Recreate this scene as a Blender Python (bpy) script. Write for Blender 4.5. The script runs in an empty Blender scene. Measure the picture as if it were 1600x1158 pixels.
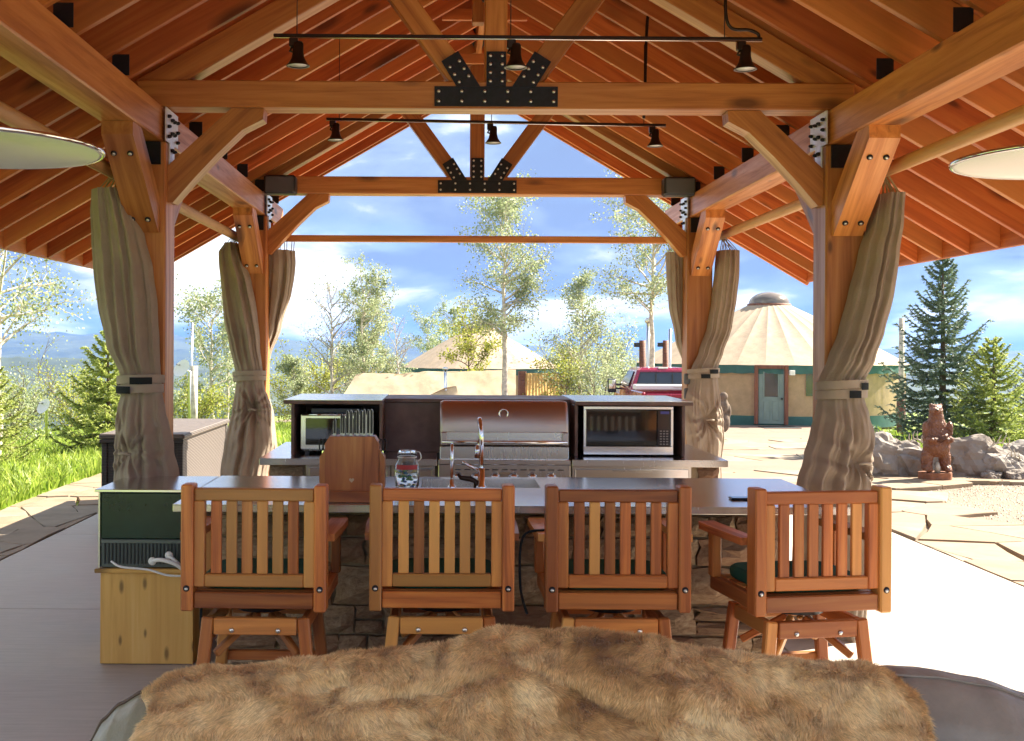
import bpy, bmesh, math, random
import numpy as np
from mathutils import Vector, Matrix, noise as mnoise
R = math.radians
SC = bpy.context.scene
COL = SC.collection
random.seed(7)
rng = np.random.default_rng(7)

# ---------------------------------------------------------------- camera, light, exposure
EYE = 1.67
ROLL = 0.0052
cam_d = bpy.data.cameras.new('camera')
cam = bpy.data.objects.new('camera', cam_d); COL.objects.link(cam)
cam.matrix_world = Matrix.Translation((0, 0, EYE)) @ Matrix.Rotation(R(90), 4, 'X') @ Matrix.Rotation(ROLL, 4, 'Z')
cam_d.sensor_width = 36; cam_d.lens = 40.5
cam_d.shift_x = 106/1600; cam_d.shift_y = -39/1600
cam_d.clip_start = 0.05; cam_d.clip_end = 20000
SC.camera = cam
SC.view_settings.view_transform = 'Standard'
SC.view_settings.look = 'None'
SC.view_settings.exposure = 3.45
SC.view_settings.gamma = 1
SC.view_settings.use_curve_mapping = False
SUN_AZ, SUN_EL = R(63), R(41)          # azimuth to the right of the view direction
sd = Vector((math.sin(SUN_AZ)*math.cos(SUN_EL), math.cos(SUN_AZ)*math.cos(SUN_EL), math.sin(SUN_EL)))
sun_d = bpy.data.lights.new('sun', 'SUN'); sun_d.energy = 2.0; sun_d.angle = R(0.6); sun_d.color = (1, .90, .74)
sun = bpy.data.objects.new('sun', sun_d); COL.objects.link(sun)
sun.rotation_euler = sd.to_track_quat('Z', 'Y').to_euler(); sun.location = (20, 10, 30)

world = bpy.data.worlds.new('World'); SC.world = world; world.use_nodes = True
wt = world.node_tree; wt.nodes.clear()
def WN(t, **k):
    n = wt.nodes.new(t)
    for a, b in k.items(): setattr(n, a, b)
    return n
wo = WN('ShaderNodeOutputWorld'); bg = WN('ShaderNodeBackground')
sky = WN('ShaderNodeTexSky', sky_type='NISHITA', sun_disc=False, sun_elevation=SUN_EL, sun_rotation=SUN_AZ, altitude=2400, air_density=1.0, dust_density=.6, ozone_density=1.4)
tc = WN('ShaderNodeTexCoord'); L = wt.links.new
sp = WN('ShaderNodeSeparateXYZ'); L(tc.outputs['Generated'], sp.inputs[0])
def WM_(op, a, b=0.0):
    x = WN('ShaderNodeMath', operation=op)
    for k, v in enumerate((a, b)):
        if isinstance(v, (int, float)): x.inputs[k].default_value = v
        else: L(v, x.inputs[k])
    return x.outputs[0]
# clouds lie in a layer overhead: directions are projected on a plane, so that they flatten to bands low down
den = WM_('ADD', WM_('MAXIMUM', sp.outputs[2], 0.0), .24)
cb = WN('ShaderNodeCombineXYZ'); L(WM_('DIVIDE', sp.outputs[0], den), cb.inputs[0]); L(WM_('DIVIDE', sp.outputs[1], den), cb.inputs[1])
def cloud(off, scale, stops, detail=8, rough=.5, dist=.4):
    m = WN('ShaderNodeMapping'); m.inputs['Location'].default_value = off; m.inputs['Scale'].default_value = (.95, .9, 1); L(cb.outputs[0], m.inputs[0])
    n = WN('ShaderNodeTexNoise'); n.inputs['Scale'].default_value = scale; n.inputs['Detail'].default_value = detail; n.inputs['Roughness'].default_value = rough; n.inputs['Distortion'].default_value = dist
    L(m.outputs[0], n.inputs['Vector']); r = WN('ShaderNodeValToRGB'); e = r.color_ramp.elements
    while len(e) < len(stops): e.new(.5)
    for q, (p, c) in zip(e, stops): q.position = p; q.color = (*c, 1)
    L(n.outputs['Fac'], r.inputs[0]); return r.outputs[0]
CO = (3.1, 1.7, 0)
cover = cloud((CO[0], CO[1], .4), 1.0, [(.30, (0, 0, 0)), (.46, (1, 1, 1))])
shade = cloud((CO[0]+4.3, CO[1]+2.4, 2.2), 1.5, [(.40, (.66, .90, 1.48)), (.47, (1.0, 1.3, 1.85)), (.56, (3.6, 3.55, 3.4))], 8, .52)
hs_ = WN('ShaderNodeHueSaturation'); hs_.inputs['Saturation'].default_value = 1.05; hs_.inputs['Value'].default_value = .30
L(sky.outputs[0], hs_.inputs['Color'])
mx = WN('ShaderNodeMix', data_type='RGBA'); L(cover, mx.inputs[0]); L(hs_.outputs[0], mx.inputs[6]); L(shade, mx.inputs[7])
L(mx.outputs[2], bg.inputs[0]); bg.inputs[1].default_value = .05
L(bg.outputs[0], wo.inputs[0])

SC.cycles.max_bounces = 12; SC.cycles.diffuse_bounces = 7; SC.cycles.glossy_bounces = 5; SC.cycles.transmission_bounces = 8

# ---------------------------------------------------------------- helpers
F = 1800.0
def at(px, py, Y):
    u0, v0 = px-694, py-540
    v = v0 - ROLL*u0; u = u0 + ROLL*v0
    return Vector((u*Y/F, Y, EYE - v*Y/F))
def WM(o):
    m = o.matrix_basis.copy()
    if o.parent: m = WM(o.parent) @ o.matrix_parent_inverse @ m
    return m
def setp(o, p):
    if p is not None:
        inv = WM(p).inverted(); o.parent = p; o.matrix_parent_inverse = inv
def tag(o, label=None, cat=None, group=None, kind=None):
    if label: o['label'] = label
    if cat: o['category'] = cat
    if group: o['group'] = group
    if kind: o['kind'] = kind
    return o
def root(name, loc, label, cat, group=None):
    o = bpy.data.objects.new(name, None); COL.objects.link(o); o.location = loc
    o.empty_display_size = .1
    return tag(o, label, cat, group)
def mesh_np(name, V, Fq):
    """V (n,3) array, Fq (m,k) array of equal sized faces"""
    me = bpy.data.meshes.new(name); V = np.asarray(V, dtype=np.float32); Fq = np.asarray(Fq, dtype=np.int32)
    m, k = Fq.shape
    me.vertices.add(len(V)); me.vertices.foreach_set('co', V.ravel())
    me.loops.add(m*k); me.loops.foreach_set('vertex_index', Fq.ravel())
    me.polygons.add(m); me.polygons.foreach_set('loop_start', np.arange(0, m*k, k, dtype=np.int32))
    me.update(calc_edges=True); me.validate()
    return me
class MB:
    def __init__(s): s.v = []; s.f = []; s.sm = []
    def add(s, V, Fs, smooth=False):
        b = len(s.v); s.v += [tuple(p) for p in V]; s.f += [tuple(i+b for i in f) for f in Fs]; s.sm += [smooth]*len(Fs); return s
    def box(s, lo, hi, c=0.0):
        x0, y0, z0 = lo; x1, y1, z1 = hi
        if c <= 0:
            return s.add([(x0,y0,z0),(x1,y0,z0),(x1,y1,z0),(x0,y1,z0),(x0,y0,z1),(x1,y0,z1),(x1,y1,z1),(x0,y1,z1)],
                  [(0,3,2,1),(4,5,6,7),(0,1,5,4),(1,2,6,5),(2,3,7,6),(3,0,4,7)])
        # chamfered box: 24 verts
        V = []; idx = {}
        for ix, X in enumerate((x0, x1)):
            for iy, Y in enumerate((y0, y1)):
                for iz, Z in enumerate((z0, z1)):
                    sx, sy, sz = (1, -1)[ix], (1, -1)[iy], (1, -1)[iz]
                    idx[ix, iy, iz] = len(V)
                    V += [(X, Y+sy*c, Z+sz*c), (X+sx*c, Y, Z+sz*c), (X+sx*c, Y+sy*c, Z)]
        I = lambda a, b, d, k: idx[a, b, d]+k
        Fs = [(I(0,0,0,0),I(0,0,1,0),I(0,1,1,0),I(0,1,0,0)), (I(1,0,0,0),I(1,1,0,0),I(1,1,1,0),I(1,0,1,0)),
              (I(0,0,0,1),I(1,0,0,1),I(1,0,1,1),I(0,0,1,1)), (I(0,1,0,1),I(0,1,1,1),I(1,1,1,1),I(1,1,0,1)),
              (I(0,0,0,2),I(0,1,0,2),I(1,1,0,2),I(1,0,0,2)), (I(0,0,1,2),I(1,0,1,2),I(1,1,1,2),I(0,1,1,2))]
        for a in (0, 1):
            for b in (0, 1):
                Fs.append((I(a,b,0,0),I(a,b,0,1),I(a,b,1,1),I(a,b,1,0)))
                Fs.append((I(a,0,b,0),I(a,0,b,2),I(a,1,b,2),I(a,1,b,0)))
                Fs.append((I(0,a,b,1),I(0,a,b,2),I(1,a,b,2),I(1,a,b,1)))
                for d in (0, 1): Fs.append((I(a,b,d,0),I(a,b,d,1),I(a,b,d,2)))
        return s.add(V, Fs)
    def tube(s, pts, r, n=8, cap=True, closed=False):
        pts = [Vector(p) for p in pts]; m = len(pts)
        rs = r if isinstance(r, (list, tuple)) else [r]*m
        V = []; Fs = []; prev = None
        for i, p in enumerate(pts):
            if closed: d = pts[(i+1) % m]-pts[i-1]
            else: d = pts[min(i+1, m-1)]-pts[max(i-1, 0)]
            if d.length < 1e-9: d = Vector((0, 0, 1))
            d.normalize()
            if prev is None:
                a = Vector((0, 0, 1)) if abs(d.z) < .9 else Vector((1, 0, 0)); u = d.cross(a).normalized()
            else:
                u = prev-d*prev.dot(d)
                if u.length < 1e-6: u = d.orthogonal()
                u.normalize()
            prev = u; w = d.cross(u)
            for k in range(n):
                t = 2*math.pi*k/n; V.append(p+(u*math.cos(t)+w*math.sin(t))*rs[i])
        for i in range(m if closed else m-1):
            j = (i+1) % m
            for k in range(n): Fs.append((i*n+k, i*n+(k+1) % n, j*n+(k+1) % n, j*n+k))
        if cap and not closed: Fs += [tuple(range(n))[::-1], tuple((m-1)*n+k for k in range(n))]
        return s.add(V, Fs, True)
    def lathe(s, prof, c=(0, 0, 0), n=24, axis='Z'):
        V = []; Fs = []
        for (r, z) in prof:
            for k in range(n):
                t = 2*math.pi*k/n; a, b = max(r, 1e-4)*math.cos(t), max(r, 1e-4)*math.sin(t)
                p = (a, b, z) if axis == 'Z' else ((a, z, b) if axis == 'Y' else (z, a, b))
                V.append((p[0]+c[0], p[1]+c[1], p[2]+c[2]))
        for i in range(len(prof)-1):
            for k in range(n): Fs.append((i*n+k, i*n+(k+1) % n, (i+1)*n+(k+1) % n, (i+1)*n+k))
        return s.add(V, Fs, True)
    def prism(s, poly, ext):
        n = len(poly); ext = Vector(ext); A = [Vector(p) for p in poly]; V = A+[p+ext for p in A]
        Fs = [tuple(range(n))[::-1], tuple(range(n, 2*n))]+[(i, (i+1) % n, n+(i+1) % n, n+i) for i in range(n)]
        return s.add(V, Fs)
    def grid(s, fn, nu, nv, smooth=True, wrap=False):
        V = [fn(i/nu, j/nv) for j in range(nv+1) for i in range(nu if wrap else nu+1)]; w = nu if wrap else nu+1; Fs = []
        for j in range(nv):
            for i in range(nu):
                i2 = (i+1) % w if wrap else i+1
                Fs.append((j*w+i, j*w+i2, (j+1)*w+i2, (j+1)*w+i))
        return s.add(V, Fs, smooth)
    def obj(s, name, mat, parent=None, grain=None, fixn=True):
        V = [Vector(p) for p in s.v]
        c = sum(V, Vector())/len(V)
        if grain is not None:
            x = Vector(grain).normalized(); a = Vector((0, 0, 1)) if abs(x.z) < .9 else Vector((0, 1, 0))
            y = a.cross(x).normalized(); z = x.cross(y)
            M = Matrix((x, y, z)).transposed().to_4x4()
        else: M = Matrix.Identity(4)
        M = Matrix.Translation(c) @ M; Mi = M.inverted()
        me = bpy.data.meshes.new(name); me.from_pydata([Mi @ p for p in V], [], s.f)
        me.polygons.foreach_set('use_smooth', s.sm)
        if fixn:
            bm = bmesh.new(); bm.from_mesh(me); bmesh.ops.recalc_face_normals(bm, faces=bm.faces); bm.to_mesh(me); bm.free()
        me.update()
        if mat: me.materials.append(mat)
        o = bpy.data.objects.new(name, me); COL.objects.link(o); o.matrix_basis = M
        setp(o, parent); return o
def beam(name, p0, p1, w, h, mat, parent, up=(0, 0, 1), c=.006):
    """timber from p0 to p1, w sideways, h along up; long axis is the local X so the grain follows it"""
    p0, p1, up = Vector(p0), Vector(p1), Vector(up); x = (p1-p0); Ln = x.length; x.normalize()
    y = up.cross(x).normalized(); z = x.cross(y)
    M = Matrix((x, y, z)).transposed().to_4x4(); M.translation = (p0+p1)/2
    mb = MB().box((-Ln/2, -w/2, -h/2), (Ln/2, w/2, h/2), c)
    me = bpy.data.meshes.new(name); me.from_pydata(mb.v, [], mb.f)
    bm = bmesh.new(); bm.from_mesh(me); bmesh.ops.recalc_face_normals(bm, faces=bm.faces); bm.to_mesh(me); bm.free()
    me.materials.append(mat)
    o = bpy.data.objects.new(name, me); COL.objects.link(o); o.matrix_basis = M; setp(o, parent); return o
def inst(name, me, M, parent):
    o = bpy.data.objects.new(name, me); COL.objects.link(o); o.matrix_basis = M; setp(o, parent); return o
def kids(o): return [c for c in bpy.data.objects if c.parent == o]
def copy_tree(o, parent=None, _m=None):
    c = o.copy(); COL.objects.link(c); mpi = o.matrix_parent_inverse.copy(); mb_ = o.matrix_basis.copy(); c.parent = parent; c.matrix_parent_inverse = mpi; c.matrix_basis = mb_
    for ch in kids(o): copy_tree(ch, c)
    return c

# ---------------------------------------------------------------- materials
class NT:
    def __init__(s, name):
        s.m = bpy.data.materials.new(name); s.m.use_nodes = True; s.t = s.m.node_tree
        s.b = s.t.nodes['Principled BSDF']; s.out = s.t.nodes['Material Output']
    def n(s, t, **k):
        x = s.t.nodes.new(t)
        for a, b in k.items():
            if a in x.inputs: x.inputs[a].default_value = b
            else: setattr(x, a, b)
        return x
    def l(s, a, b): s.t.links.new(a, b)
    def ramp(s, src, stops):
        r = s.n('ShaderNodeValToRGB'); e = r.color_ramp.elements
        while len(e) < len(stops): e.new(.5)
        for i, (p, c) in enumerate(stops):
            e[i].position = p; e[i].color = (*c, 1) if isinstance(c, tuple) else (c, c, c, 1)
        s.l(src, r.inputs[0]); return r.outputs[0]
    def noise(s, vec, scale, detail=4, rough=.5, dist=0):
        x = s.n('ShaderNodeTexNoise'); x.inputs['Scale'].default_value = scale; x.inputs['Detail'].default_value = detail
        x.inputs['Roughness'].default_value = rough; x.inputs['Distortion'].default_value = dist
        if vec is not None: s.l(vec, x.inputs['Vector'])
        return x.outputs['Fac']
    def coord(s, scale=(1, 1, 1), rand=True, kind='Object'):
        c = s.n('ShaderNodeTexCoord'); m = s.n('ShaderNodeMapping'); m.inputs['Scale'].default_value = scale
        s.l(c.outputs[kind], m.inputs[0])
        if rand:
            oi = s.n('ShaderNodeObjectInfo'); mu = s.n('ShaderNodeMath', operation='MULTIPLY'); mu.inputs[1].default_value = 37.7
            s.l(oi.outputs['Random'], mu.inputs[0]); cb = s.n('ShaderNodeCombineXYZ')
            for k in range(3): s.l(mu.outputs[0], cb.inputs[k])
            s.l(cb.outputs[0], m.inputs['Location'])
        return m.outputs[0]
    def mix(s, fac, a, b, mode='MIX'):
        x = s.n('ShaderNodeMix', data_type='RGBA', blend_type=mode)
        for i, v in ((0, fac), (6, a), (7, b)):
            if isinstance(v, (int, float)): x.inputs[i].default_value = v
            elif isinstance(v, tuple): x.inputs[i].default_value = (*v, 1)
            else: s.l(v, x.inputs[i])
        return x.outputs[2]
    def bump(s, h, strength=.3, dist=.01):
        x = s.n('ShaderNodeBump'); x.inputs['Strength'].default_value = strength; x.inputs['Distance'].default_value = dist
        s.l(h, x.inputs['Height']); s.l(x.outputs[0], s.b.inputs['Normal']); return x
    def set(s, **k):
        for a, v in k.items():
            a = a.replace('_', ' ')
            if isinstance(v, tuple): v = (*v, 1) if len(v) == 3 else v
            if hasattr(v, 'is_linked') or hasattr(v, 'links'): s.l(v, s.b.inputs[a])
            else: s.b.inputs[a].default_value = v
        return s

def wood(name, dark, mid, light, rough=.5, knots=True, grain=22, var=.35, coat=0, kn=1.0, hue=None, flat=False):
    t = NT(name)
    v = t.coord((1.2, grain, grain)); n = t.noise(v, 1.0, 6, .6, .6)
    v2 = t.coord((.5, 3, 3)); n2 = t.noise(v2, 1.3, 3, .5, .4)
    a = t.ramp(n, [(.3, dark), (.5, mid), (.72, light)])
    b = t.mix(t.ramp(n2, [(.35, 0.0), (.7, .55)]), a, dark)
    if knots:
        vo = t.n('ShaderNodeTexVoronoi', feature='F1'); vo.inputs['Scale'].default_value = 2.2
        t.l(t.coord((.9, 2.6, 2.6)), vo.inputs['Vector'])
        if flat: vo.voronoi_dimensions = '2D'; vo.inputs['Scale'].default_value = 3.2
        sc_ = t.n('ShaderNodeSeparateColor'); t.l(vo.outputs['Color'], sc_.inputs[0]); big = t.n('ShaderNodeMath', operation='MULTIPLY_ADD'); t.l(sc_.outputs[0], big.inputs[0]); big.inputs[1].default_value = 2.4; big.inputs[2].default_value = .6
        dd_ = t.n('ShaderNodeMath', operation='MULTIPLY'); t.l(vo.outputs['Distance'], dd_.inputs[0]); t.l(big.outputs[0], dd_.inputs[1])
        b = t.mix(t.ramp(dd_.outputs[0], [(.06*kn, .85), (.16*kn, 0.0)]), b, tuple(x*.30 for x in dark))
    oi = t.n('ShaderNodeObjectInfo'); hv = t.n('ShaderNodeHueSaturation')
    if hue:
        fr_ = t.n('ShaderNodeMath', operation='FRACT'); f7 = t.n('ShaderNodeMath', operation='MULTIPLY'); f7.inputs[1].default_value = 7.31; t.l(oi.outputs['Random'], f7.inputs[0]); t.l(f7.outputs[0], fr_.inputs[0])
        b = t.mix(t.ramp(fr_.outputs[0], [(.35, 0.0), (.95, .85)]), b, t.mix(n, tuple(x*.7 for x in hue), hue))
    mr = t.n('ShaderNodeMapRange'); mr.inputs['To Min'].default_value = 1-var; mr.inputs['To Max'].default_value = 1+var*.6
    t.l(oi.outputs['Random'], mr.inputs['Value']); t.l(mr.outputs[0], hv.inputs['Value']); t.l(b, hv.inputs['Color'])
    t.l(hv.outputs[0], t.b.inputs['Base Color'])
    t.l(t.ramp(n, [(.3, rough+.12), (.7, rough-.08)]), t.b.inputs['Roughness'])
    t.bump(n, .25, .003)
    if coat: t.b.inputs['Coat Weight'].default_value = coat; t.b.inputs['Coat Roughness'].default_value = .25
    return t.m
def simple(name, col, rough=.5, metal=0, nscale=0, var=.2, bump=0, bscale=40, kind='Object', **kw):
    t = NT(name); t.set(Base_Color=col, Roughness=rough, Metallic=metal)
    if nscale:
        n = t.noise(t.coord(kind=kind, rand=False), nscale, 5, .6)
        t.l(t.ramp(n, [(.3, tuple(c*(1-var) for c in col)), (.7, tuple(min(1, c*(1+var)) for c in col))]), t.b.inputs['Base Color'])
        t.l(t.ramp(n, [(.3, min(1, rough+.1)), (.7, max(0.02, rough-.08))]), t.b.inputs['Roughness'])
    if bump: t.bump(t.noise(t.coord(rand=False), bscale, 4, .6), bump, .01)
    for k, v in kw.items(): t.set(**{k: v})
    return t.m
M = {}
M['beam'] = wood('stained_fir_timber', (.36, .11, .026), (.60, .225, .052), (.74, .33, .095), .42, coat=.12, kn=1.7)
M['rafter'] = wood('stained_rafter_timber', (.40, .090, .020), (.62, .165, .036), (.74, .25, .062), .48, kn=1.9, hue=(.72, .30, .08))
M['board'] = wood('stained_roof_board', (.36, .075, .018), (.55, .13, .03), (.66, .19, .05), .55, kn=1.7, hue=(.60, .22, .06))
M['chair'] = wood('oiled_chair_teak', (.28, .070, .016), (.55, .170, .038), (.72, .29, .07), .40, knots=False, var=.45, coat=.1, hue=(.76, .38, .10))
M['pine'] = wood('knotty_pine', (.60, .32, .075), (.76, .45, .12), (.84, .54, .18), .5, kn=1.1, flat=True, var=.05)
M['acacia'] = wood('acacia_block', (.20, .050, .016), (.44, .145, .040), (.62, .27, .08), .38, knots=False, grain=14, var=.08)
M['pole'] = wood('peeled_pole', (.42, .20, .07), (.56, .30, .11), (.66, .38, .15), .5)
M['rustpost'] = wood('dark_post', (.10, .035, .02), (.20, .075, .04), (.28, .11, .06), .7, knots=False)
M['black'] = simple('black_powder_coat', (.012, .012, .018), .38, .3, 30, .3)
M['handle'] = simple('knife_handle_edge', (.42, .42, .42), .4, 1)
M['bolt'] = simple('zinc_bolt', (.75, .75, .72), .28, 1)
M['plate'] = simple('sky_sheen_plate', (.80, .82, .86), .42, .7, 20, .06)  # pale tone holds the grazing sky reflection on the post plates
M['plastic'] = simple('black_plastic', (.02, .021, .024), .45)
M['greyplastic'] = simple('grey_plastic', (.10, .11, .12), .5)
M['white'] = simple('white_paint', (.78, .78, .76), .45)
M['bronze'] = simple('bronze_lamp_metal', (.045, .028, .02), .32, .8)
M['lens'] = simple('frosted_lamp_lens', (.75, .75, .70), .25)
M['chrome'] = simple('chrome', (.82, .83, .84), .08, 1)
def steel(name, col, rough, streak=(1, 9, 1)):
    t = NT(name); n = t.noise(t.coord(streak, rand=False), 6, 4, .6); n2 = t.noise(t.coord((1,1,1), rand=False), 2.2, 3, .5)
    t.set(Base_Color=col, Metallic=1.0)
    t.l(t.ramp(t.mix(.5, n, n2), [(.3, rough-.02), (.7, rough+.03)]), t.b.inputs['Roughness']); t.bump(n2, .02, .02); return t.m
M['steel'] = steel('brushed_steel_counter', (.76, .77, .79), .20)
M['steel2'] = steel('brushed_steel_panel', (.62, .60, .57), .26, (9, 1, 1))
M['hood'] = steel('tinted_steel_hood', (.50, .44, .41), .40, (1, 1, 9))
M['slate'] = simple('brown_slate_panel', (.17, .105, .085), .45, 0, 5, .35, .15, 8)
M['darkcavity'] = simple('dark_niche', (.02, .018, .017), .6)
M['glassdark'] = simple('dark_oven_glass', (.015, .02, .02), .05, 0, **{'Specular_IOR_Level': .8})
t = NT('window_glass'); t.set(Base_Color=(.03, .035, .04), Roughness=.06, Specular_IOR_Level=.9); M['glass'] = t.m
t = NT('clear_glass'); t.set(Base_Color=(.93, .97, .95), Roughness=.02, Transmission_Weight=1.0, IOR=1.3); M['clear'] = t.m
def fabric(name, col, transl=0, rough=.9, wscale=260, folds=.0, kind='Object', crumple=0):
    t = NT(name); n = t.noise(t.coord(rand=False), 3.5, 5, .6); w = t.noise(t.coord(rand=False), wscale, 2, .5)
    c = t.ramp(n, [(.3, tuple(x*.84 for x in col)), (.7, tuple(min(1, x*1.12) for x in col))])
    t.l(c, t.b.inputs['Base Color']); t.b.inputs['Roughness'].default_value = rough; t.bump(w, .25, .002)
    if crumple:
        t.bump(t.mix(.35, t.noise(t.coord((1, 1, .45), rand=True), 11, 5, .62, 1.1), w), .75, .022)
    if folds: 
        t.bump(t.noise(t.coord((1, 1, .35), rand=False), folds, 3, .5, .6), .55, .12)
    if transl:
        tr = t.n('ShaderNodeBsdfTranslucent'); t.l(c, tr.inputs[0]); ms = t.n('ShaderNodeMixShader'); ms.inputs[0].default_value = transl
        t.l(t.b.outputs[0], ms.inputs[1]); t.l(tr.outputs[0], ms.inputs[2]); t.l(ms.outputs[0], t.out.inputs[0])
    return t.m
M['curtain'] = fabric('taupe_curtain_canvas', (.45, .365, .28), .22, crumple=1)
M['strap'] = fabric('taupe_strap_webbing', (.34, .285, .22))
M['velcro'] = simple('black_velcro', (.008, .012, .014), .95)
M['cushion'] = fabric('dark_green_canvas', (.012, .11, .075), .08)
M['canvas'] = fabric('cream_tent_canvas', (.72, .60, .44), .5, folds=.8)
M['yurtwall'] = fabric('tan_yurt_canvas', (.56, .42, .26), .4, folds=.7)
M['yurtroof'] = fabric('pale_tan_roof_fabric', (.42, .33, .24), .08)
M['teal'] = fabric('teal_trim_fabric', (.045, .125, .115), .05)
M['ybright'] = fabric('yellow_canvas_drape', (.68, .50, .22), .5)
M['rope'] = simple('jute_string', (.42, .34, .18), .9)
M['tealdoor'] = simple('sage_door_paint', (.17, .24, .22), .5, 0, 3, .1)
M['redpaint'] = simple('metallic_red_paint', (.30, .018, .045), .25, .3, 3, .06, **{'Coat_Weight': .8})
M['rubber'] = simple('tyre_rubber', (.02, .02, .02), .8)
M['leather'] = simple('grey_leather', (.22, .19, .165), .46, 0, 9, .14, .25, 70)
M['leather2'] = simple('olive_leather', (.27, .26, .19), .4, 0, 9, .14, .25, 70)
M['piping'] = simple('brown_leather_piping', (.07, .04, .025), .4)
# wicker in a lit and a shaded tone, the light put into the colour
t = NT('lit_brown_wicker'); v = t.coord((1, 1, 1), rand=False)
wv = t.n('ShaderNodeTexWave', bands_direction='Z'); wv.inputs['Scale'].default_value = 22; wv.inputs['Distortion'].default_value = .6; t.l(v, wv.inputs[0])
c = t.ramp(wv.outputs['Fac'], [(.2, (.035, .026, .022)), (.6, (.12, .095, .08)), (.95, (.20, .17, .15))]); t.l(c, t.b.inputs['Base Color']); t.b.inputs['Roughness'].default_value = .5
t.bump(wv.outputs['Fac'], .5, .01); M['wicker'] = t.m
t = NT('shaded_brown_wicker'); wv = t.n('ShaderNodeTexWave', bands_direction='Z'); wv.inputs['Scale'].default_value = 22; wv.inputs['Distortion'].default_value = .8
t.l(t.coord(rand=False), wv.inputs[0]); t.l(t.ramp(wv.outputs['Fac'], [(.2, (.008, .007, .007)), (.8, (.06, .048, .042))]), t.b.inputs['Base Color']); t.b.inputs['Roughness'].default_value = .5
t.bump(wv.outputs['Fac'], .5, .01); M['wicker_shaded'] = t.m
# concrete
t = NT('broom_concrete'); v = t.coord(kind='Object', rand=False); n = t.noise(v, 1.1, 8, .62); n3 = t.noise(v, 70, 3, .6); n4 = t.noise(t.coord((1, 14, 1), rand=False), 3, 4, .6)
c = t.ramp(n, [(.32, (.32, .265, .21)), (.5, (.44, .375, .31)), (.70, (.52, .455, .385))]); c = t.mix(.35, c, t.ramp(n4, [(.3, (.26, .25, .25)), (.7, (.5, .48, .46))]))
t.l(c, t.b.inputs['Base Color']); t.l(t.ramp(n, [(.3, .45), (.7, .68)]), t.b.inputs['Roughness']); t.bump(n3, .15, .004); M['concrete'] = t.m
# stones
def stone(name, cols, rough=.8, sc=3, b=.6):
    t = NT(name); n = t.noise(t.coord(), sc, 8, .65, .3); n5 = t.noise(t.coord(), sc*5, 5, .6)
    c = t.ramp(n, [(.3, cols[0]), (.5, cols[1]), (.72, cols[2])])
    oi = t.n('ShaderNodeObjectInfo'); c2 = t.mix(t.ramp(oi.outputs['Random'], [(.2, 0.0), (.9, .7)]), c, cols[3])
    t.l(c2, t.b.inputs['Base Color']); t.b.inputs['Roughness'].default_value = rough; t.bump(t.mix(.5, n, n5), b, .02); return t.m
M['flag'] = stone('buff_flagstone', [(.17, .13, .085), (.25, .20, .14), (.33, .275, .20), (.25, .16, .09)], .8, 2.2, .35)
M['ledge'] = stone('brown_ledge_stone', [(.17, .11, .065), (.36, .25, .15), (.52, .42, .28), (.24, .11, .06)], .85, 6, .8)
M['boulder'] = stone('grey_boulder', [(.13, .12, .11), (.25, .225, .20), (.40, .37, .33), (.19, .15, .12)], .9, 1.6, 1.0)
M['mortar'] = simple('sand_mortar', (.40, .31, .20), .95, 0, 20, .2, .4, 60)
M['bear'] = wood('carved_bear_wood', (.09, .030, .014), (.17, .065, .030), (.25, .11, .05), .5, knots=False, grain=7)
_b = M['bear'].node_tree; _v = _b.nodes.new('ShaderNodeTexVoronoi'); _v.inputs['Scale'].default_value = 30; _c = _b.nodes.new('ShaderNodeTexCoord'); _b.links.new(_c.outputs['Object'], _v.inputs['Vector']); _p = _b.nodes.new('ShaderNodeBump'); _p.inputs['Strength'].default_value = .8; _p.inputs['Distance'].default_value = .02; _b.links.new(_v.outputs['Distance'], _p.inputs['Height']); _b.links.new(_p.outputs[0], _b.nodes['Principled BSDF'].inputs['Normal'])
M['antler'] = simple('bleached_antler', (.42, .38, .31), .6, 0, 14, .2)
M['stump'] = simple('redwood_stump', (.22, .085, .04), .75, 0, 12, .3, .4, 25)
def leafmat(name, c0, c1, c2, tr=.45, pscale=1.3):
    t = NT(name); g = t.n('ShaderNodeNewGeometry'); n = t.noise(t.coord(rand=True), pscale, 3, .5)
    mixf = t.n('ShaderNodeMath', operation='MULTIPLY_ADD'); t.l(g.outputs['Random Per Island'], mixf.inputs[0]); mixf.inputs[1].default_value = .55
    mm = t.n('ShaderNodeMath', operation='MULTIPLY'); t.l(n, mm.inputs[0]); mm.inputs[1].default_value = .55; t.l(mm.outputs[0], mixf.inputs[2])
    c = t.ramp(mixf.outputs[0], [(.2, c0), (.5, c1), (.85, c2)]); t.l(c, t.b.inputs['Base Color']); t.b.inputs['Roughness'].default_value = .5
    t2 = t.n('ShaderNodeBsdfTranslucent'); t.l(c, t2.inputs[0]); ms = t.n('ShaderNodeMixShader'); ms.inputs[0].default_value = tr
    t.l(t.b.outputs[0], ms.inputs[1]); t.l(t2.outputs[0], ms.inputs[2]); t.l(ms.outputs[0], t.out.inputs[0]); return t.m
M['aspen'] = leafmat('aspen_leaves', (.17, .22, .12), (.30, .36, .19), (.46, .50, .29))
M['aspenY'] = leafmat('yellow_green_leaves', (.16, .20, .03), (.30, .34, .05), (.46, .46, .10))
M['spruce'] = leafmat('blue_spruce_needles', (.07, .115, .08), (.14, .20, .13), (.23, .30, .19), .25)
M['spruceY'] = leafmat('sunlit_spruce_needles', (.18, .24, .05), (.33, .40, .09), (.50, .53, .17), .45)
M['grass'] = leafmat('meadow_grass', (.14, .22, .025), (.25, .36, .045), (.40, .47, .09), .5, .5)
M['far_tree'] = leafmat('far_leaves', (.04, .06, .03), (.08, .11, .045), (.14, .17, .07), .25)
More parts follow.
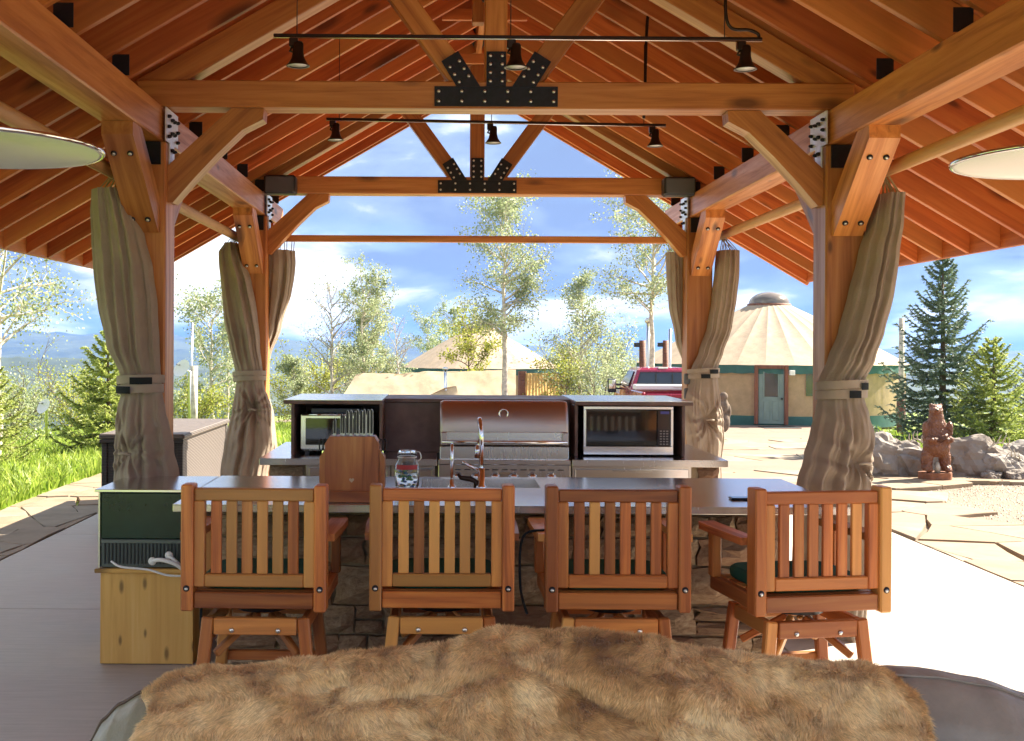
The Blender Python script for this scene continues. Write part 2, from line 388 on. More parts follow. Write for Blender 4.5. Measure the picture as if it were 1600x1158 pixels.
M['bark'] = simple('aspen_bark', (.56, .50, .42), .85, 0, 9, .45)
M['barkdark'] = simple('dark_bark', (.15, .11, .08), .9, 0, 9, .35)
M['twig'] = simple('bare_grey_twigs', (.42, .37, .32), .9)
M['fur'] = None

# ---------------------------------------------------------------- terrain, slab, paths
def sstep(a, b, x):
    t = np.clip((x-a)/(b-a), 0, 1); return t*t*(3-2*t)
_oct = [(rng.uniform(0, 6.28), rng.uniform(0, 6.28), rng.uniform(0, 6.28)) for _ in range(10)]
def fbm(x, y, L0, n=7):
    s = 0; a = 1; L_ = L0
    for i in range(n):
        p, q, r_ = _oct[i]; c, d = math.cos(p), math.sin(p)
        u, v = (x*c+y*d)/L_*6.28, (-x*d+y*c)/L_*6.28
        s = s+a*(np.sin(u+q+1.7*np.sin(v*.6+r_))*np.cos(v+r_+1.1*np.sin(u*.5))); a *= .5; L_ = L_/2.03
    return s
def terrain(x, y):
    x = np.asarray(x, float); y = np.asarray(y, float); r = np.hypot(x, y)
    z = -.05 - .047*np.clip(y-15, 0, 45)
    z = z + .02*fbm(x, y, 9, 4)*sstep(8, 16, r)
    left = sstep(-6, -30, x)
    z = z - (sstep(58, 420, y) * 62) - left*sstep(24, 60, y)*4
    z = z + sstep(200, 800, r)*12*fbm(x, y, 900, 6)
    z = z + 47*np.exp(-((y-1300)/330)**2)*sstep(300, -500, x)*(1+.10*fbm(x, y, 500, 6)) + 28*np.exp(-((y-1500)/330)**2)*sstep(-300, 500, x)
    ridge = 80 + 16*sstep(-300, -1300, x) + 5*fbm(x*1.0, y*.3, 2600, 6)
    ridge = ridge - 34*sstep(-300, 700, x) + 12*sstep(1200, 2600, x)
    z = z + sstep(2300, 3700, y)*ridge*(1-.25*sstep(4300, 6500, y)) + sstep(2200, 3800, y)*4*fbm(x, y, 700, 7)
    return z
ang = np.concatenate([np.linspace(-180, -45, 60, endpoint=False), np.linspace(-45, 45, 420, endpoint=False), np.linspace(45, 180, 60, endpoint=False)])
rad = np.concatenate([[0], np.geomspace(3, 5600, 210)])
A, B = np.meshgrid(np.radians(ang), rad); X = np.sin(A)*B; Y = np.cos(A)*B
V = np.stack([X, Y, terrain(X, Y)], -1).reshape(-1, 3); na = len(ang); nr = len(rad)
i, j = np.meshgrid(np.arange(nr-1), np.arange(na), indexing='ij'); j2 = (j+1) % na
Fq = np.stack([i*na+j, i*na+j2, (i+1)*na+j2, (i+1)*na+j], -1).reshape(-1, 4)[:, ::-1]
me = mesh_np('ground', V, Fq); me.polygons.foreach_set('use_smooth', np.ones(len(Fq), bool))
t = NT('meadow_and_gravel_ground'); g = t.n('ShaderNodeNewGeometry'); sx = t.n('ShaderNodeSeparateXYZ'); t.l(g.outputs['Position'], sx.inputs[0])
P = g.outputs['Position']
def m2(op, a, b):
    x = t.n('ShaderNodeMath', operation=op)
    for k, v in enumerate((a, b)):
        if isinstance(v, (int, float)): x.inputs[k].default_value = v
        else: t.l(v, x.inputs[k])
    return x.outputs[0]
nb = t.noise(P, .6, 5, .6)
xx = m2('ADD', sx.outputs[0], m2('MULTIPLY', m2('SUBTRACT', nb, .5), 2.2))
yy = sx.outputs[1]
yc = m2('MAXIMUM', m2('SUBTRACT', yy, 15), 0)
lo = m2('ADD', 3.0, m2('MULTIPLY', yc, -.35)); hi = m2('ADD', m2('ADD', 5.6, m2('MULTIPLY', yc, .36)), m2('MULTIPLY', m2('LESS_THAN', yy, 15.3), 30))
gm = m2('MULTIPLY', m2('GREATER_THAN', xx, lo), m2('MULTIPLY', m2('LESS_THAN', xx, hi), m2('LESS_THAN', yy, 60)))
gn = t.noise(P, 55, 4, .7); gn2 = t.noise(P, .8, 5, .6)
gravel = t.mix(.45, t.ramp(gn, [(.3, (.12, .085, .06)), (.5, (.20, .15, .11)), (.72, (.30, .24, .19))]), t.ramp(gn2, [(.35, (.16, .12, .085)), (.65, (.26, .20, .15))]))
grn = t.noise(P, .25, 8, .65)
grs = t.ramp(grn, [(.3, (.13, .19, .035)), (.5, (.22, .30, .055)), (.7, (.34, .39, .10))])
far = t.noise(P, .02, 10, .62); far2 = t.noise(P, .0035, 8, .6)
farc = t.mix(.5, t.ramp(far, [(.4, (.02, .035, .018)), (.6, (.07, .095, .035))]), t.ramp(far2, [(.42, (.02, .035, .02)), (.58, (.10, .115, .05))]))
mr = t.n('ShaderNodeMapRange'); mr.inputs['From Min'].default_value = 60; mr.inputs['From Max'].default_value = 160; t.l(yy, mr.inputs['Value'])
c = t.mix(mr.outputs[0], grs, farc); c = t.mix(gm, c, gravel)
t.l(c, t.b.inputs['Base Color']); t.b.inputs['Roughness'].default_value = .95; t.bump(gn, .4, .01)
me.materials.append(t.m)
tag(inst('ground', me, Matrix.Identity(4), None), kind='structure')

# concrete slab with control joints: panes of concrete over a dark base
XL, XR = -3.40, 4.07
slab = MB().box((XL, -4, -.12), (XR, 13.0, -.012)).obj('patio_slab', simple('joint_concrete', (.12, .11, .10), .9)); tag(slab, kind='structure')
xs = [XL, -.9, 1.9, XR]; ys = [-4, -1.2, 1.6, 4.4, 7.25, 10.1, 13.0]
for a in range(3):
    for b in range(6):
        MB().box((xs[a]+(.004 if a else 0), ys[b]+.004, -.012), (xs[a+1]-(.004 if a < 2 else 0), ys[b+1]-.004, 0), .003).obj('concrete_panel', M['concrete'], slab)

# ---- flagstones: irregular polygons, each a stone of its own
def clip(poly, p, n):
    out = []
    for k in range(len(poly)):
        a, b = poly[k], poly[(k+1) % len(poly)]
        da, db = (a[0]-p[0])*n[0]+(a[1]-p[1])*n[1], (b[0]-p[0])*n[0]+(b[1]-p[1])*n[1]
        if da <= 0: out.append(a)
        if (da < 0 < db) or (db < 0 < da):
            q = da/(da-db); out.append((a[0]+(b[0]-a[0])*q, a[1]+(b[1]-a[1])*q))
    return out
def flagstones(name, x0, x1, y0, y1, sx_, sy_, inside, rs, gap=.018, top=.0, thick=.05):
    rr = random.Random(rs); path = bpy.data.objects.new(name, None); COL.objects.link(path); path.location = ((x0+x1)/2, (y0+y1)/2, 0); tag(path, kind='structure')
    pts = []
    nx, ny = max(1, round((x1-x0)/sx_)), max(1, round((y1-y0)/sy_))
    for i_ in range(-1, nx+1):
        for j_ in range(-1, ny+1):
            pts.append((x0+(i_+.5+rr.uniform(-.38, .38)+(.5 if j_ % 2 else 0))*(x1-x0)/nx, y0+(j_+.5+rr.uniform(-.34, .34))*(y1-y0)/ny))
    for p in pts:
        poly = [(x0, y0), (x1, y0), (x1, y1), (x0, y1)]
        for q in pts:
            if q is p or math.dist(p, q) > 4*max(sx_, sy_): continue
            d = (q[0]-p[0], q[1]-p[1]); ln = math.hypot(*d); n = (d[0]/ln, d[1]/ln); m = ((p[0]+q[0])/2-n[0]*gap/2, (p[1]+q[1])/2-n[1]*gap/2)
            poly = clip(poly, m, n)
            if len(poly) < 3: break
        if len(poly) < 3: continue
        cx, cy = sum(a[0] for a in poly)/len(poly), sum(a[1] for a in poly)/len(poly)
        if not inside(cx, cy): continue
        # roughen the edge
        out = []
        for k in range(len(poly)):
            a, b = poly[k], poly[(k+1) % len(poly)]
            if math.dist(a, b) < .05: continue
            out.append(a)
            if math.dist(a, b) > .3: out.append(((a[0]+b[0])/2+rr.uniform(-.02, .02), (a[1]+b[1])/2+rr.uniform(-.02, .02)))
        if len(out) < 3: continue
        zt = float(terrain(cx, cy))+.05+top+rr.uniform(-.006, .006)
        inner = [(cx+(a[0]-cx)*.985, cy+(a[1]-cy)*.985) for a in out]
        n = len(out); V = [(a[0], a[1], zt-thick) for a in out]+[(a[0], a[1], zt-.008) for a in out]+[(a[0], a[1], zt) for a in inner]
        Fs = [tuple(range(2*n, 3*n))]+[(k, (k+1) % n, n+(k+1) % n, n+k) for k in range(n)]+[(n+k, n+(k+1) % n, 2*n+(k+1) % n, 2*n+k) for k in range(n)]
        MB().add(V, Fs).obj('flagstone', M['flag'], path)
    return path
flagstones('flagstone_path', 4.09, 6.3, 4.0, 14.3, .62, .85, lambda x, y: x < 5.25+.12*math.sin(y*1.3)+ (.25 if y > 12 else 0), 3)
flagstones('flagstone_path', -4.45, -3.42, 4.0, 16.0, .55, .8, lambda x, y: True, 5)
flagstones('flagstone_path', -3.4, 6.6, 13.02, 15.9, .85, .7, lambda x, y: y > 14.0 if x > 4 else True, 6)
flagstones('flagstone_path', 5.2, 11.5, 14.55, 15.25, .7, .4, lambda x, y: True, 7)
flagstones('flagstone_path', 3.6, 10.5, 17.5, 31, .8, 1.0, lambda x, y: abs(y-(19.2+.25*x)) < .7 or (y > 24 and abs(x-.262*y-.3) < 1.3), 9, top=-.03)

# ---------------------------------------------------------------- pavilion
XC = .30; HW = 2.067; Y1 = 6.92; BAY = 3.87; Y2 = Y1+BAY; YE = 12.0; YB = 1.85  # YB: unseen near roof end, kept short so skylight fills the interior
PZ0, PZ1 = EYE+1.20, EYE+1.405            # plate beam underside / top
PX = (XC-HW, XC+HW)
SL = .583; CT = 1/math.hypot(1, SL); ZR = EYE+2.70
EAVE = 3.46
pav = root('timber_pavilion', (XC, Y1, 0), 'open stained timber pavilion with exposed rafters over the outdoor kitchen', 'pavilion')
ux = (0, 0, 1)
frames = [Y1-BAY, Y1, Y2]
for sgn, px in ((-1, PX[0]), (1, PX[1])):
    for fy in frames:
        beam('post', (px, fy, .03), (px, fy, PZ0+ .0), .235, .235, M['beam'], pav, up=(0, 1, 0), c=.01)
        MB().box((px-.13, fy-.13, 0), (px+.13, fy+.13, .04), .004).obj('post_base', M['black'], pav)
    # plate beam, in two lengths butted at the front post
    for a, b in ((YB, Y1-.003), (Y1+.003, YE-.12)):
        beam('plate_beam', (px, a, (PZ0+PZ1)/2), (px, b, (PZ0+PZ1)/2), .20, PZ1-PZ0, M['beam'], pav, c=.008)
# trusses
def truss(fy, full=True):
    beam('tie_beam', (XC-HW-.06, fy, PZ1+.082), (XC+HW+.06, fy, PZ1+.082), .19, .16, M['beam'], pav, c=.007)
    beam('king_post', (XC, fy, PZ1+.163), (XC, fy, ZR-.02), .135, .135, M['beam'], pav, up=(1, 0, 0), c=.006)
    for s in (-1, 1):
        beam('truss_strut', (XC+s*.20, fy, PZ1+.175), (XC+s*.93, fy, PZ1+1.33-.16), .125, .135, M['beam'], pav, c=.006)
        # principal chord
        d0, d1 = .02, 2.30
        p0 = Vector((XC+s*d0, fy, ZR-SL*d0+.03)); p1 = Vector((XC+s*d1, fy, ZR-SL*d1+.03))
        beam('principal_rafter', p0, p1, .15, .15, M['beam'], pav, c=.006)
    for s, px in ((-1, PX[0]), (1, PX[1])):
        # curved knee brace post -> tie
        xi = px-s*.118
        def q(dx, z): return (xi-s*dx, fy-.07, z)
        z0 = EYE+.845
        poly = [q(0, z0), q(.03, z0-.004), q(.15, z0+.135), q(.29, z0+.285), q(.44, z0+.43), q(.565, z0+.495), q(.57, PZ1), q(.375, PZ1), q(0, EYE+1.062)]
        MB().prism(poly, (0, .14, 0)).obj('knee_brace', M['beam'], pav, grain=(-s*.6, 0, .58))
        for (bx, bz) in ((.06, .035), (.50, .50)):
            pass
for fy in frames: truss(fy)
# braces post -> plate along the building
for s, px in ((-1, PX[0]), (1, PX[1])):
    for fy in frames:
        for d in ((-1, 1) if fy != Y2 else (-1, 1)):
            yf = fy+d*.119
            def q(dy, z): return (px-.085, yf+d*dy, z)
            poly = [q(0, EYE+.66), q(.035, EYE+.655), q(.60, EYE+1.13), q(.60, PZ0), q(.42, PZ0), q(0, EYE+.86)]
            b = MB().prism(poly, (.17, 0, 0)).obj('plate_brace', M['beam'], pav, grain=(0, d*.6, .5))
            if d == -1:
                for (dy, dz) in ((.12, .742), (.50, 1.062)):
                    for dx in (-.045, .045):
                        cpt = Vector((px+dx, yf+d*dy, EYE+dz-.018)); nrm = Vector((0, -.64, -.77))
                        MB().tube([cpt-nrm*.006, cpt+nrm*.007], .017, 12).obj('bolt_recess', M['black'], b)
                        MB().tube([cpt+nrm*.0072, cpt+nrm*.013], .010, 8).obj('bolt', M['bolt'], b)
# steel T plates on the inner faces at the posts, gusset plates on the trusses
def studs(pts, nrm, r, ln, name, mat, parent):
    mb = MB(); n = Vector(nrm)
    for p in pts:
        p = Vector(p); mb.tube([p, p+n*ln*.6, p+n*ln], [r, r, r*.55], 8)
    o = mb.obj(name, mat, parent); tag(o, kind='stuff'); return o
for s, px in ((-1, PX[0]), (1, PX[1])):
    for fy in frames:
        xf = px-s*.1195
        def q(dy, dz): return (xf, fy+dy, dz)
        zt = PZ1-.01; zb = PZ0-.003
        poly = [q(-.15, zb+.0), q(-.055, zb-.0), q(-.055, zb-.16), q(.055, zb-.16), q(.055, zb), q(.15, zb), q(.15, zt), q(-.15, zt)]
        g_ = MB().prism(poly, (-s*.008, 0, 0)).obj('post_plate', M['plate'], pav)
        pts = [(xf-s*.008, fy+a, zb+b) for a in (-.11, .11) for b in (.03, .09, .15)]+[(xf-s*.008, fy+a, zb+b) for a in (-.03, .03) for b in (.06, .14, -.04, -.12)]
        studs(pts, (-s, 0, 0), .011, .022, 'plate_bolt', M['black'], g_)
        # small black angle outside the brace
        MB().box((px-.09, fy-.135, PZ0-.14), (px+.09, fy-.119, PZ0-.006)).obj('bearing_plate', M['black'], pav)
def gusset(fy, sc=1.0):
    yf = fy-.095-.0015; z0 = PZ1+.012
    th = (0, -.007, 0)
    pl = MB().box((XC-.365, yf-.007, z0), (XC+.365, yf, z0+.118)).obj('gusset_plate', M['black'], pav)
    pts = [(XC-.34+.136*k, yf-.007, z0+zz) for k in range(6) for zz in (.03, .088)]
    MB().box((XC-.058, yf-.0065, z0+.1185), (XC+.058, yf, z0+.325)).obj('gusset_arm', M['black'], pl)
    pts += [(XC+a, yf-.0065, z0+.15+.05*k) for a in (-.035, .035) for k in range(4)]
    for s in (-1, 1):
        d = Vector((s*.53, 0, .85)).normalized(); n = Vector((d.z, 0, -d.x)); b0 = Vector((XC+s*.165, yf, z0+.1185))
        e = b0+d*.21
        poly = [b0-n*s*.0+Vector((-s*.07, 0, 0)), b0+Vector((s*.07, 0, 0)), e+n*s*.058, e-n*s*.058]
        MB().prism(poly, th).obj('gusset_arm', M['black'], pl)
        pts += [tuple(b0+d*(.05+.052*k)+n*a+Vector((0, -.007, 0))) for k in range(3) for a in (-.033, .033)]
    studs(pts, (0, -1, 0), .0105, .010, 'gusset_bolt', M['bolt'], pl)
for fy in frames: gusset(fy)
# rafters
RD = .185
def slope_pt(s, d, off, y): return Vector((XC+s*(d+off*SL*CT), y, ZR-SL*d+off*CT))
ry = []; k = -21
while Y1+k*.455 < YE: 
    y_ = Y1+k*.455
    if y_ > YB: ry.append(y_)
    k += 1
ry.append(YE-.02)
if abs(ry[-2]-ry[-1]) < .2: ry.pop(-2)
rm = {}
for s in (-1, 1):
    dl = EAVE; ln = dl/CT; mid = slope_pt(s, dl/2, RD/2, 0)
    x = Vector((s*CT, 0, -SL*CT)); up = Vector((s*SL*CT, 0, CT)); yv = up.cross(x)
    Mx = Matrix((x, yv, up)).transposed().to_4x4()
    mb = MB().box((-ln/2+.02, -.0225, -RD/2), (ln/2, .0225, RD/2), .003)
    me = bpy.data.meshes.new('rafter'); me.from_pydata(mb.v, [], mb.f); bm = bmesh.new(); bm.from_mesh(me); bmesh.ops.recalc_face_normals(bm, faces=bm.faces); bm.to_mesh(me); bm.free(); me.materials.append(M['rafter'])
    for y_ in ry:
        Mt = Mx.copy(); Mt.translation = (mid.x, y_, mid.z); inst('rafter', me, Mt, pav)
    # hanger brackets on top of the plate at some rafters
    px = PX[(s+1)//2]
    for y_ in ry[2:]:
        z_ = PZ1+.002
        if int(round((y_-Y1)/.455)) % 2 == 0 and abs(y_-Y1) > .2 and abs(y_-Y2) > .2:
            hb = MB().box((px-s*.11-.0, y_+.0235, z_), (px-s*.02, y_+.0275, z_+.11)).obj('rafter_bracket', M['black'], pav)
    # deck boards
    nb_ = int((EAVE/CT)/.145)+1
    me = None
    for k in range(nb_+1):
        a0 = .002+k*.145; a1 = min(a0+.141, EAVE/CT+.03)
        if a1-a0 < .03: continue
        if me is None or abs((a1-a0)-.141) > .01:
            mb = MB().box((-(YE-YB)/2, -(a1-a0)/2, -.0095), ((YE-YB)/2, (a1-a0)/2, .0095), .003)
            me = bpy.data.meshes.new('deck_board'); me.from_pydata(mb.v, [], mb.f); bm = bmesh.new(); bm.from_mesh(me); bmesh.ops.recalc_face_normals(bm, faces=bm.faces); bm.to_mesh(me); bm.free(); me.materials.append(M['board'])
        c_ = slope_pt(s, (a0+a1)/2*CT, RD+.011, (YE+YB)/2)
        Mb = Matrix((Vector((0, 1, 0)), x if s > 0 else -x, Vector((0, 1, 0)).cross(x if s > 0 else -x))).transposed().to_4x4(); Mb.translation = c_
        inst('deck_board', me, Mb, pav)
    # roof skin
    c0, c1 = slope_pt(s, -.02, RD+.03, YB-.05), slope_pt(s, EAVE+.06, RD+.03, YB-.05)
    MB().prism([c0, c1, c1+up*.02, c0+up*.02], (0, YE-YB+.1, 0)).obj('roof_covering', simple('green_metal_roofing', (.05, .09, .07), .4, .4), pav)
    # fascia at the eave, barge board at the far gable
    e = slope_pt(s, EAVE, 0, 0)
    beam('fascia_board', (e.x+s*.022, YB, e.z+.095), (e.x+s*.022, YE+.02, e.z+.095), .035, .20, M['rafter'], pav, c=.003)
    b0, b1 = slope_pt(s, .0, RD/2, YE+.045), slope_pt(s, EAVE+.04, RD/2, YE+.045)
    beam('barge_board', b0+x*.0, b1, .03, RD+.03, M['rafter'], pav, up=up, c=.003)
MB().prism([(XC-.30, YB-.05, ZR-.175+.26), (XC, YB-.05, ZR+.26), (XC+.30, YB-.05, ZR-.175+.26), (XC+.30, YB-.05, ZR-.175+.29), (XC, YB-.05, ZR+.29), (XC-.30, YB-.05, ZR-.175+.29)], (0, YE-YB+.1, 0)).obj('ridge_cap', bpy.data.materials['green_metal_roofing'], pav)
beam('ridge_board', (XC, YB, ZR+.09), (XC, YE, ZR+.09), .05, .26, M['beam'], pav, c=.003)
beam('ridge_bracket', (XC, Y1+.20, ZR-.16), (XC, Y1+.5, ZR-.16), .12, .10, M['beam'], pav)
for y_ in (8.9, 10.27): beam('collar_tie', (XC-.33, y_, ZR-.145), (XC+.33, y_, ZR-.145), .04, .085, M['rafter'], pav, c=.003)
beam('hanging_block', (XC-.06, 8.6, ZR-.06), (XC-.06, 8.6, ZR-.30), .09, .11, M['beam'], pav, up=(0, 1, 0))
MB().lathe([(0, 0), (.045, 0), (.05, -.03), (.035, -.06), (0, -.07)], (XC-.0, 8.4, ZR-.13), 20).obj('ceiling_sensor', M['black'], pav)
# round curtain poles along both sides and across the far end
for s, px in ((-1, PX[0]-.165), (1, PX[1]+.19)):
    zz = EYE+1.03 if s > 0 else EYE+1.0
    pts = [(px, YB, zz), (px, Y1-2.5, zz+.01), (px, Y1, zz), (px, YE-1.0, zz)]
    MB().tube(pts, .040, 12).obj('curtain_pole', M['pole'], pav, grain=(0, 1, 0))
beam('curtain_rail', (PX[0]-.1, Y2+.15, EYE+1.01), (PX[1]+.1, Y2+.15, EYE+1.01), .06, .062, M['beam'], pav)

# ---------------------------------------------------------------- curtains gathered at the posts
def zpx(py, Y, px=694): return at(px, py, Y).z
def xpx(px, Y, py=540): return at(px, py, Y).x
def curtain(name, Y, rows, label, folds=9, depth=.11, seed=0, tie=None, knot=None, group='curtains tied back at the posts', ystr=None, pole=None, amp=.25, zbot=None):
    """rows: (py, xl, xr) from top to bottom as seen; each level becomes a closed pleated ring of real thickness"""
    rr = random.Random(seed); rows = sorted(rows)
    P_ = [(at((a+b)/2, py, Y).z, at(a, py, Y).x, at(b, py, Y).x) for py, a, b in rows]
    zs = [p[0] for p in P_]
    def ev(z):
        z = max(min(z, zs[0]), zs[-1])
        for k in range(len(P_)-1):
            if z >= P_[k+1][0]:
                a, b = P_[k], P_[k+1]; t_ = (a[0]-z)/(a[0]-b[0]); t_ = t_*t_*(3-2*t_)*.5+t_*.5
                return a[1]+(b[1]-a[1])*t_, a[2]+(b[2]-a[2])*t_
    ztop, zb = zs[0], zs[-1]; NU, NV = 300, 170
    tz = tie[0] if tie else -9; ph = [rr.uniform(0, 6.28) for _ in range(6)]
    def fn(u, v):
        z = ztop+(zb-ztop)*v; l, r_ = ev(z); cx, hw = (l+r_)/2, (r_-l)/2
        th = u*2*math.pi; s_ = (z-ztop)
        near = math.exp(-((z-tz)/.16)**2) if tie else 0
        dz = abs(z-tz)
        kk = folds/3.1; sw_ = .25*math.sin(s_*1.1+ph[1])
        ct, st = math.cos(th+sw_), math.sin(th+sw_)
        f = 2.3*mnoise.noise((ct*kk, st*kk, z*.45+seed))+1.3*mnoise.noise((ct*kk*2.1+9, st*kk*2.1, z*.7+seed))
        f = math.copysign(min(1.3, abs(f))**.85, f)
        am = amp*(.55+.45*min(1, hw/.2))*(1-.55*near)
        dd = depth*(1-.30*near)*(.8+.4*min(1.2, hw/.22))
        x = cx+(hw)*math.cos(th)*(1+.10*am*f)
        y = Y+(dd)*math.sin(th)*(1+am*f*1.0)
        if knot and math.sin(th) < .2:
            kx, kz = knot; d = math.hypot(x-kx, z-kz); w = math.exp(-(d/.20)**2)
            a_ = math.atan2(z-kz, x-kx)
            w2 = math.exp(-(d/.34)**2)*(1-math.exp(-(d/.05)**2)); a2 = a_+.35*mnoise.noise((x*5, z*5, seed))
            g_ = math.sin(11*a2+ph[4])+.6*math.sin(17*a2+ph[5])
            y += .095*math.exp(-(d/.055)**2)-.015*w2*g_+.02*w
        x += .008*mnoise.noise((x*3, z*4, seed+3.1)); y += .022*mnoise.noise((x*5, z*3.2, seed+1.7))+.006*mnoise.noise((x*15, z*7, seed+.7))+.010*abs(mnoise.noise((x*9+z*6, z*5-x*4, seed+.2)))
        return (x, y, z)
    r0 = root(name, ((rows[0][1]+rows[0][2])/2*0+(P_[-1][1]+P_[-1][2])/2, Y, zb), label, 'curtain', group)
    MB().grid(fn, NU, NV, wrap=True).obj('drape', M['curtain'], r0)
    if pole:
        for k in range(5):
            l, r_ = P_[0][1], P_[0][2]; x = l+(r_-l)*(k+.5)/5; top = (pole[0]+rr.uniform(-.02, .02) if isinstance(pole[0], (int, float)) else x, Y+rr.uniform(-.05, .05), pole[1])
            mid = ((x+top[0])/2+rr.uniform(-.015, .015), (Y+top[1])/2, (ztop+pole[1])/2)
            MB().tube([(x, Y-.03, ztop-.02), mid, top, (top[0]+.02, top[1]+.02, top[2]), (x+.02, Y-.02, ztop-.02)], .004, 5).obj('tie_string', M['rope'], r0)
    if tie:
        z, h, l, r_ = tie
        n = 48; V = []; Fs = []
        cx, hw = (l+r_)/2, (r_-l)/2+.012
        for bi, (z0, z1, off) in enumerate(((z-h, z, .0), (z+.004, z+h, .004))):
            def bf(u, v, z0=z0, z1=z1, off=off):
                th = u*2*math.pi; return (cx+(hw+off)*math.cos(th), Y+(depth*1.10+off)*math.sin(th)-.01, z0+(z1-z0)*v+.012*math.cos(th+1)*1)
            MB().grid(bf, n, 3, wrap=True).obj('strap', M['strap'], r0)
    if tie and len(tie) == 4 and knot:
        kx, kz = knot; yk = Y-depth*1.0
        MB().tube([(kx-.035, yk-.035, kz), (kx, yk-.05, kz+.006), (kx+.035, yk-.035, kz-.004)], .009, 8).obj('gathering_knot', M['strap'], r0)
    return r0
def velcro(rt, Y, depth, x0, x1, z0, z1, cx, hw):
    def f(u, v):
        x = x0+(x1-x0)*u; c_ = max(-1, min(1, (x-cx)/(hw+.02))); return (x, Y-.014-(depth*1.10+.012)*math.sqrt(max(.02, 1-c_*c_)), z0+(z1-z0)*v)
    MB().grid(f, 8, 1).obj('velcro_patch', M['velcro'], rt)
# front left
Yc = 6.74; z_ = zpx(601, Yc, 220)
c1 = curtain('curtain', Yc, [(298, 146, 200), (330, 143, 212), (370, 145, 226), (420, 148, 238), (480, 156, 245), (540, 168, 248), (585, 189, 250), (612, 190, 252), (640, 184, 258), (690, 180, 268), (750, 178, 278), (900, 172, 284), (1000, 170, 288)],
   'taupe curtain on the front left post, black fastener patches on its strap', 8, .17, 11,
   tie=(z_, .052, xpx(190, Yc), xpx(252, Yc)), knot=(xpx(211, Yc), zpx(707, Yc)), pole=(PX[0]-.165, EYE+1.0))
cx, hw = (xpx(190, Yc)+xpx(252, Yc))/2, (xpx(252, Yc)-xpx(190, Yc))/2
velcro(c1, Yc, .17, xpx(218, Yc), xpx(248, Yc), z_+.008, z_+.048, cx, hw); velcro(c1, Yc, .17, xpx(191, Yc), xpx(219, Yc), z_-.045, z_-.004, cx, hw)
# front right
z_ = zpx(609, Yc, 1320)
c2 = curtain('curtain', Yc, [(306, 1366, 1408), (350, 1358, 1405), (400, 1343, 1399), (460, 1328, 1390), (520, 1312, 1374), (560, 1296, 1362), (597, 1281, 1348), (625, 1280, 1350), (650, 1274, 1356), (680, 1266, 1361), (710, 1258, 1361), (760, 1246, 1357), (900, 1240, 1352), (1000, 1240, 1350)],
   'taupe curtain gathered on the front right post, hanging from the upper right', 8, .17, 23,
   tie=(z_, .052, xpx(1280, Yc), xpx(1348, Yc)), knot=(xpx(1333, Yc), zpx(716, Yc)), pole=(PX[1]+.19, EYE+1.03))
cx, hw = (xpx(1280, Yc)+xpx(1348, Yc))/2, (xpx(1348, Yc)-xpx(1280, Yc))/2
velcro(c2, Yc, .17, xpx(1327, Yc), xpx(1343, Yc), z_+.006, z_+.046, cx, hw); velcro(c2, Yc, .17, xpx(1308, Yc), xpx(1327, Yc), z_-.04, z_+.002, cx, hw)
# back left, two halves
Yd = Y2-.17; z_ = zpx(588, Yd, 390)
c3 = curtain('curtain', Yd, [(380, 352, 372), (395, 342, 380), (440, 345, 392), (490, 349, 402), (540, 358, 406), (580, 367, 410), (600, 369, 412), (640, 364, 424), (690, 353, 428), (740, 346, 418), (800, 344, 418)],
   'taupe curtain tied low on the back left post, left half', 7, .15, 31, tie=(z_, .045, xpx(367, Yd), xpx(414, Yd)), knot=(xpx(400, Yd), zpx(640, Yd)), pole=(PX[0]-.165, EYE+1.0))
c4 = curtain('curtain', Yd+.36, [(392, 408, 461), (410, 409, 462), (460, 407, 455), (510, 406, 440), (560, 404, 422), (588, 403, 414), (610, 406, 418), (650, 408, 428), (700, 408, 434), (790, 404, 432)],
   'taupe curtain fanned out on the right side of the back left post', 7, .13, 37, tie=(z_, .04, xpx(402, Yd+.36), xpx(415, Yd+.36)), pole=('x', EYE+1.0))
# back right, two halves
z_ = zpx(584, Yd, 1095)
c5 = curtain('curtain', Yd, [(392, 1120, 1155), (420, 1118, 1155), (470, 1113, 1150), (510, 1106, 1143), (550, 1093, 1130), (578, 1080, 1121), (596, 1078, 1122), (625, 1070, 1126), (650, 1068, 1131), (690, 1074, 1130), (730, 1077, 1126), (800, 1076, 1126)],
   'taupe curtain tied on the back right post with dark fastener patches', 7, .15, 41, tie=(z_, .045, xpx(1077, Yd), xpx(1121, Yd)), knot=(xpx(1103, Yd), zpx(652, Yd)), pole=(PX[1]+.19, EYE+1.03))
velcro(c5, Yd, .15, xpx(1102, Yd), xpx(1117, Yd), z_+.004, z_+.042, xpx(1099, Yd), .13); velcro(c5, Yd, .15, xpx(1089, Yd), xpx(1103, Yd), z_-.038, z_+.0, xpx(1099, Yd), .13)
c6 = curtain('curtain', Yd+.36, [(395, 1041, 1080), (430, 1042, 1083), (480, 1046, 1082), (530, 1056, 1082), (575, 1070, 1084), (595, 1072, 1086), (640, 1066, 1084), (700, 1066, 1084), (790, 1062, 1082)],
   'taupe curtain fanned out on the left side of the back right post', 7, .13, 43, tie=(z_, .04, xpx(1070, Yd+.36), xpx(1085, Yd+.36)), pole=('x', EYE+1.0))

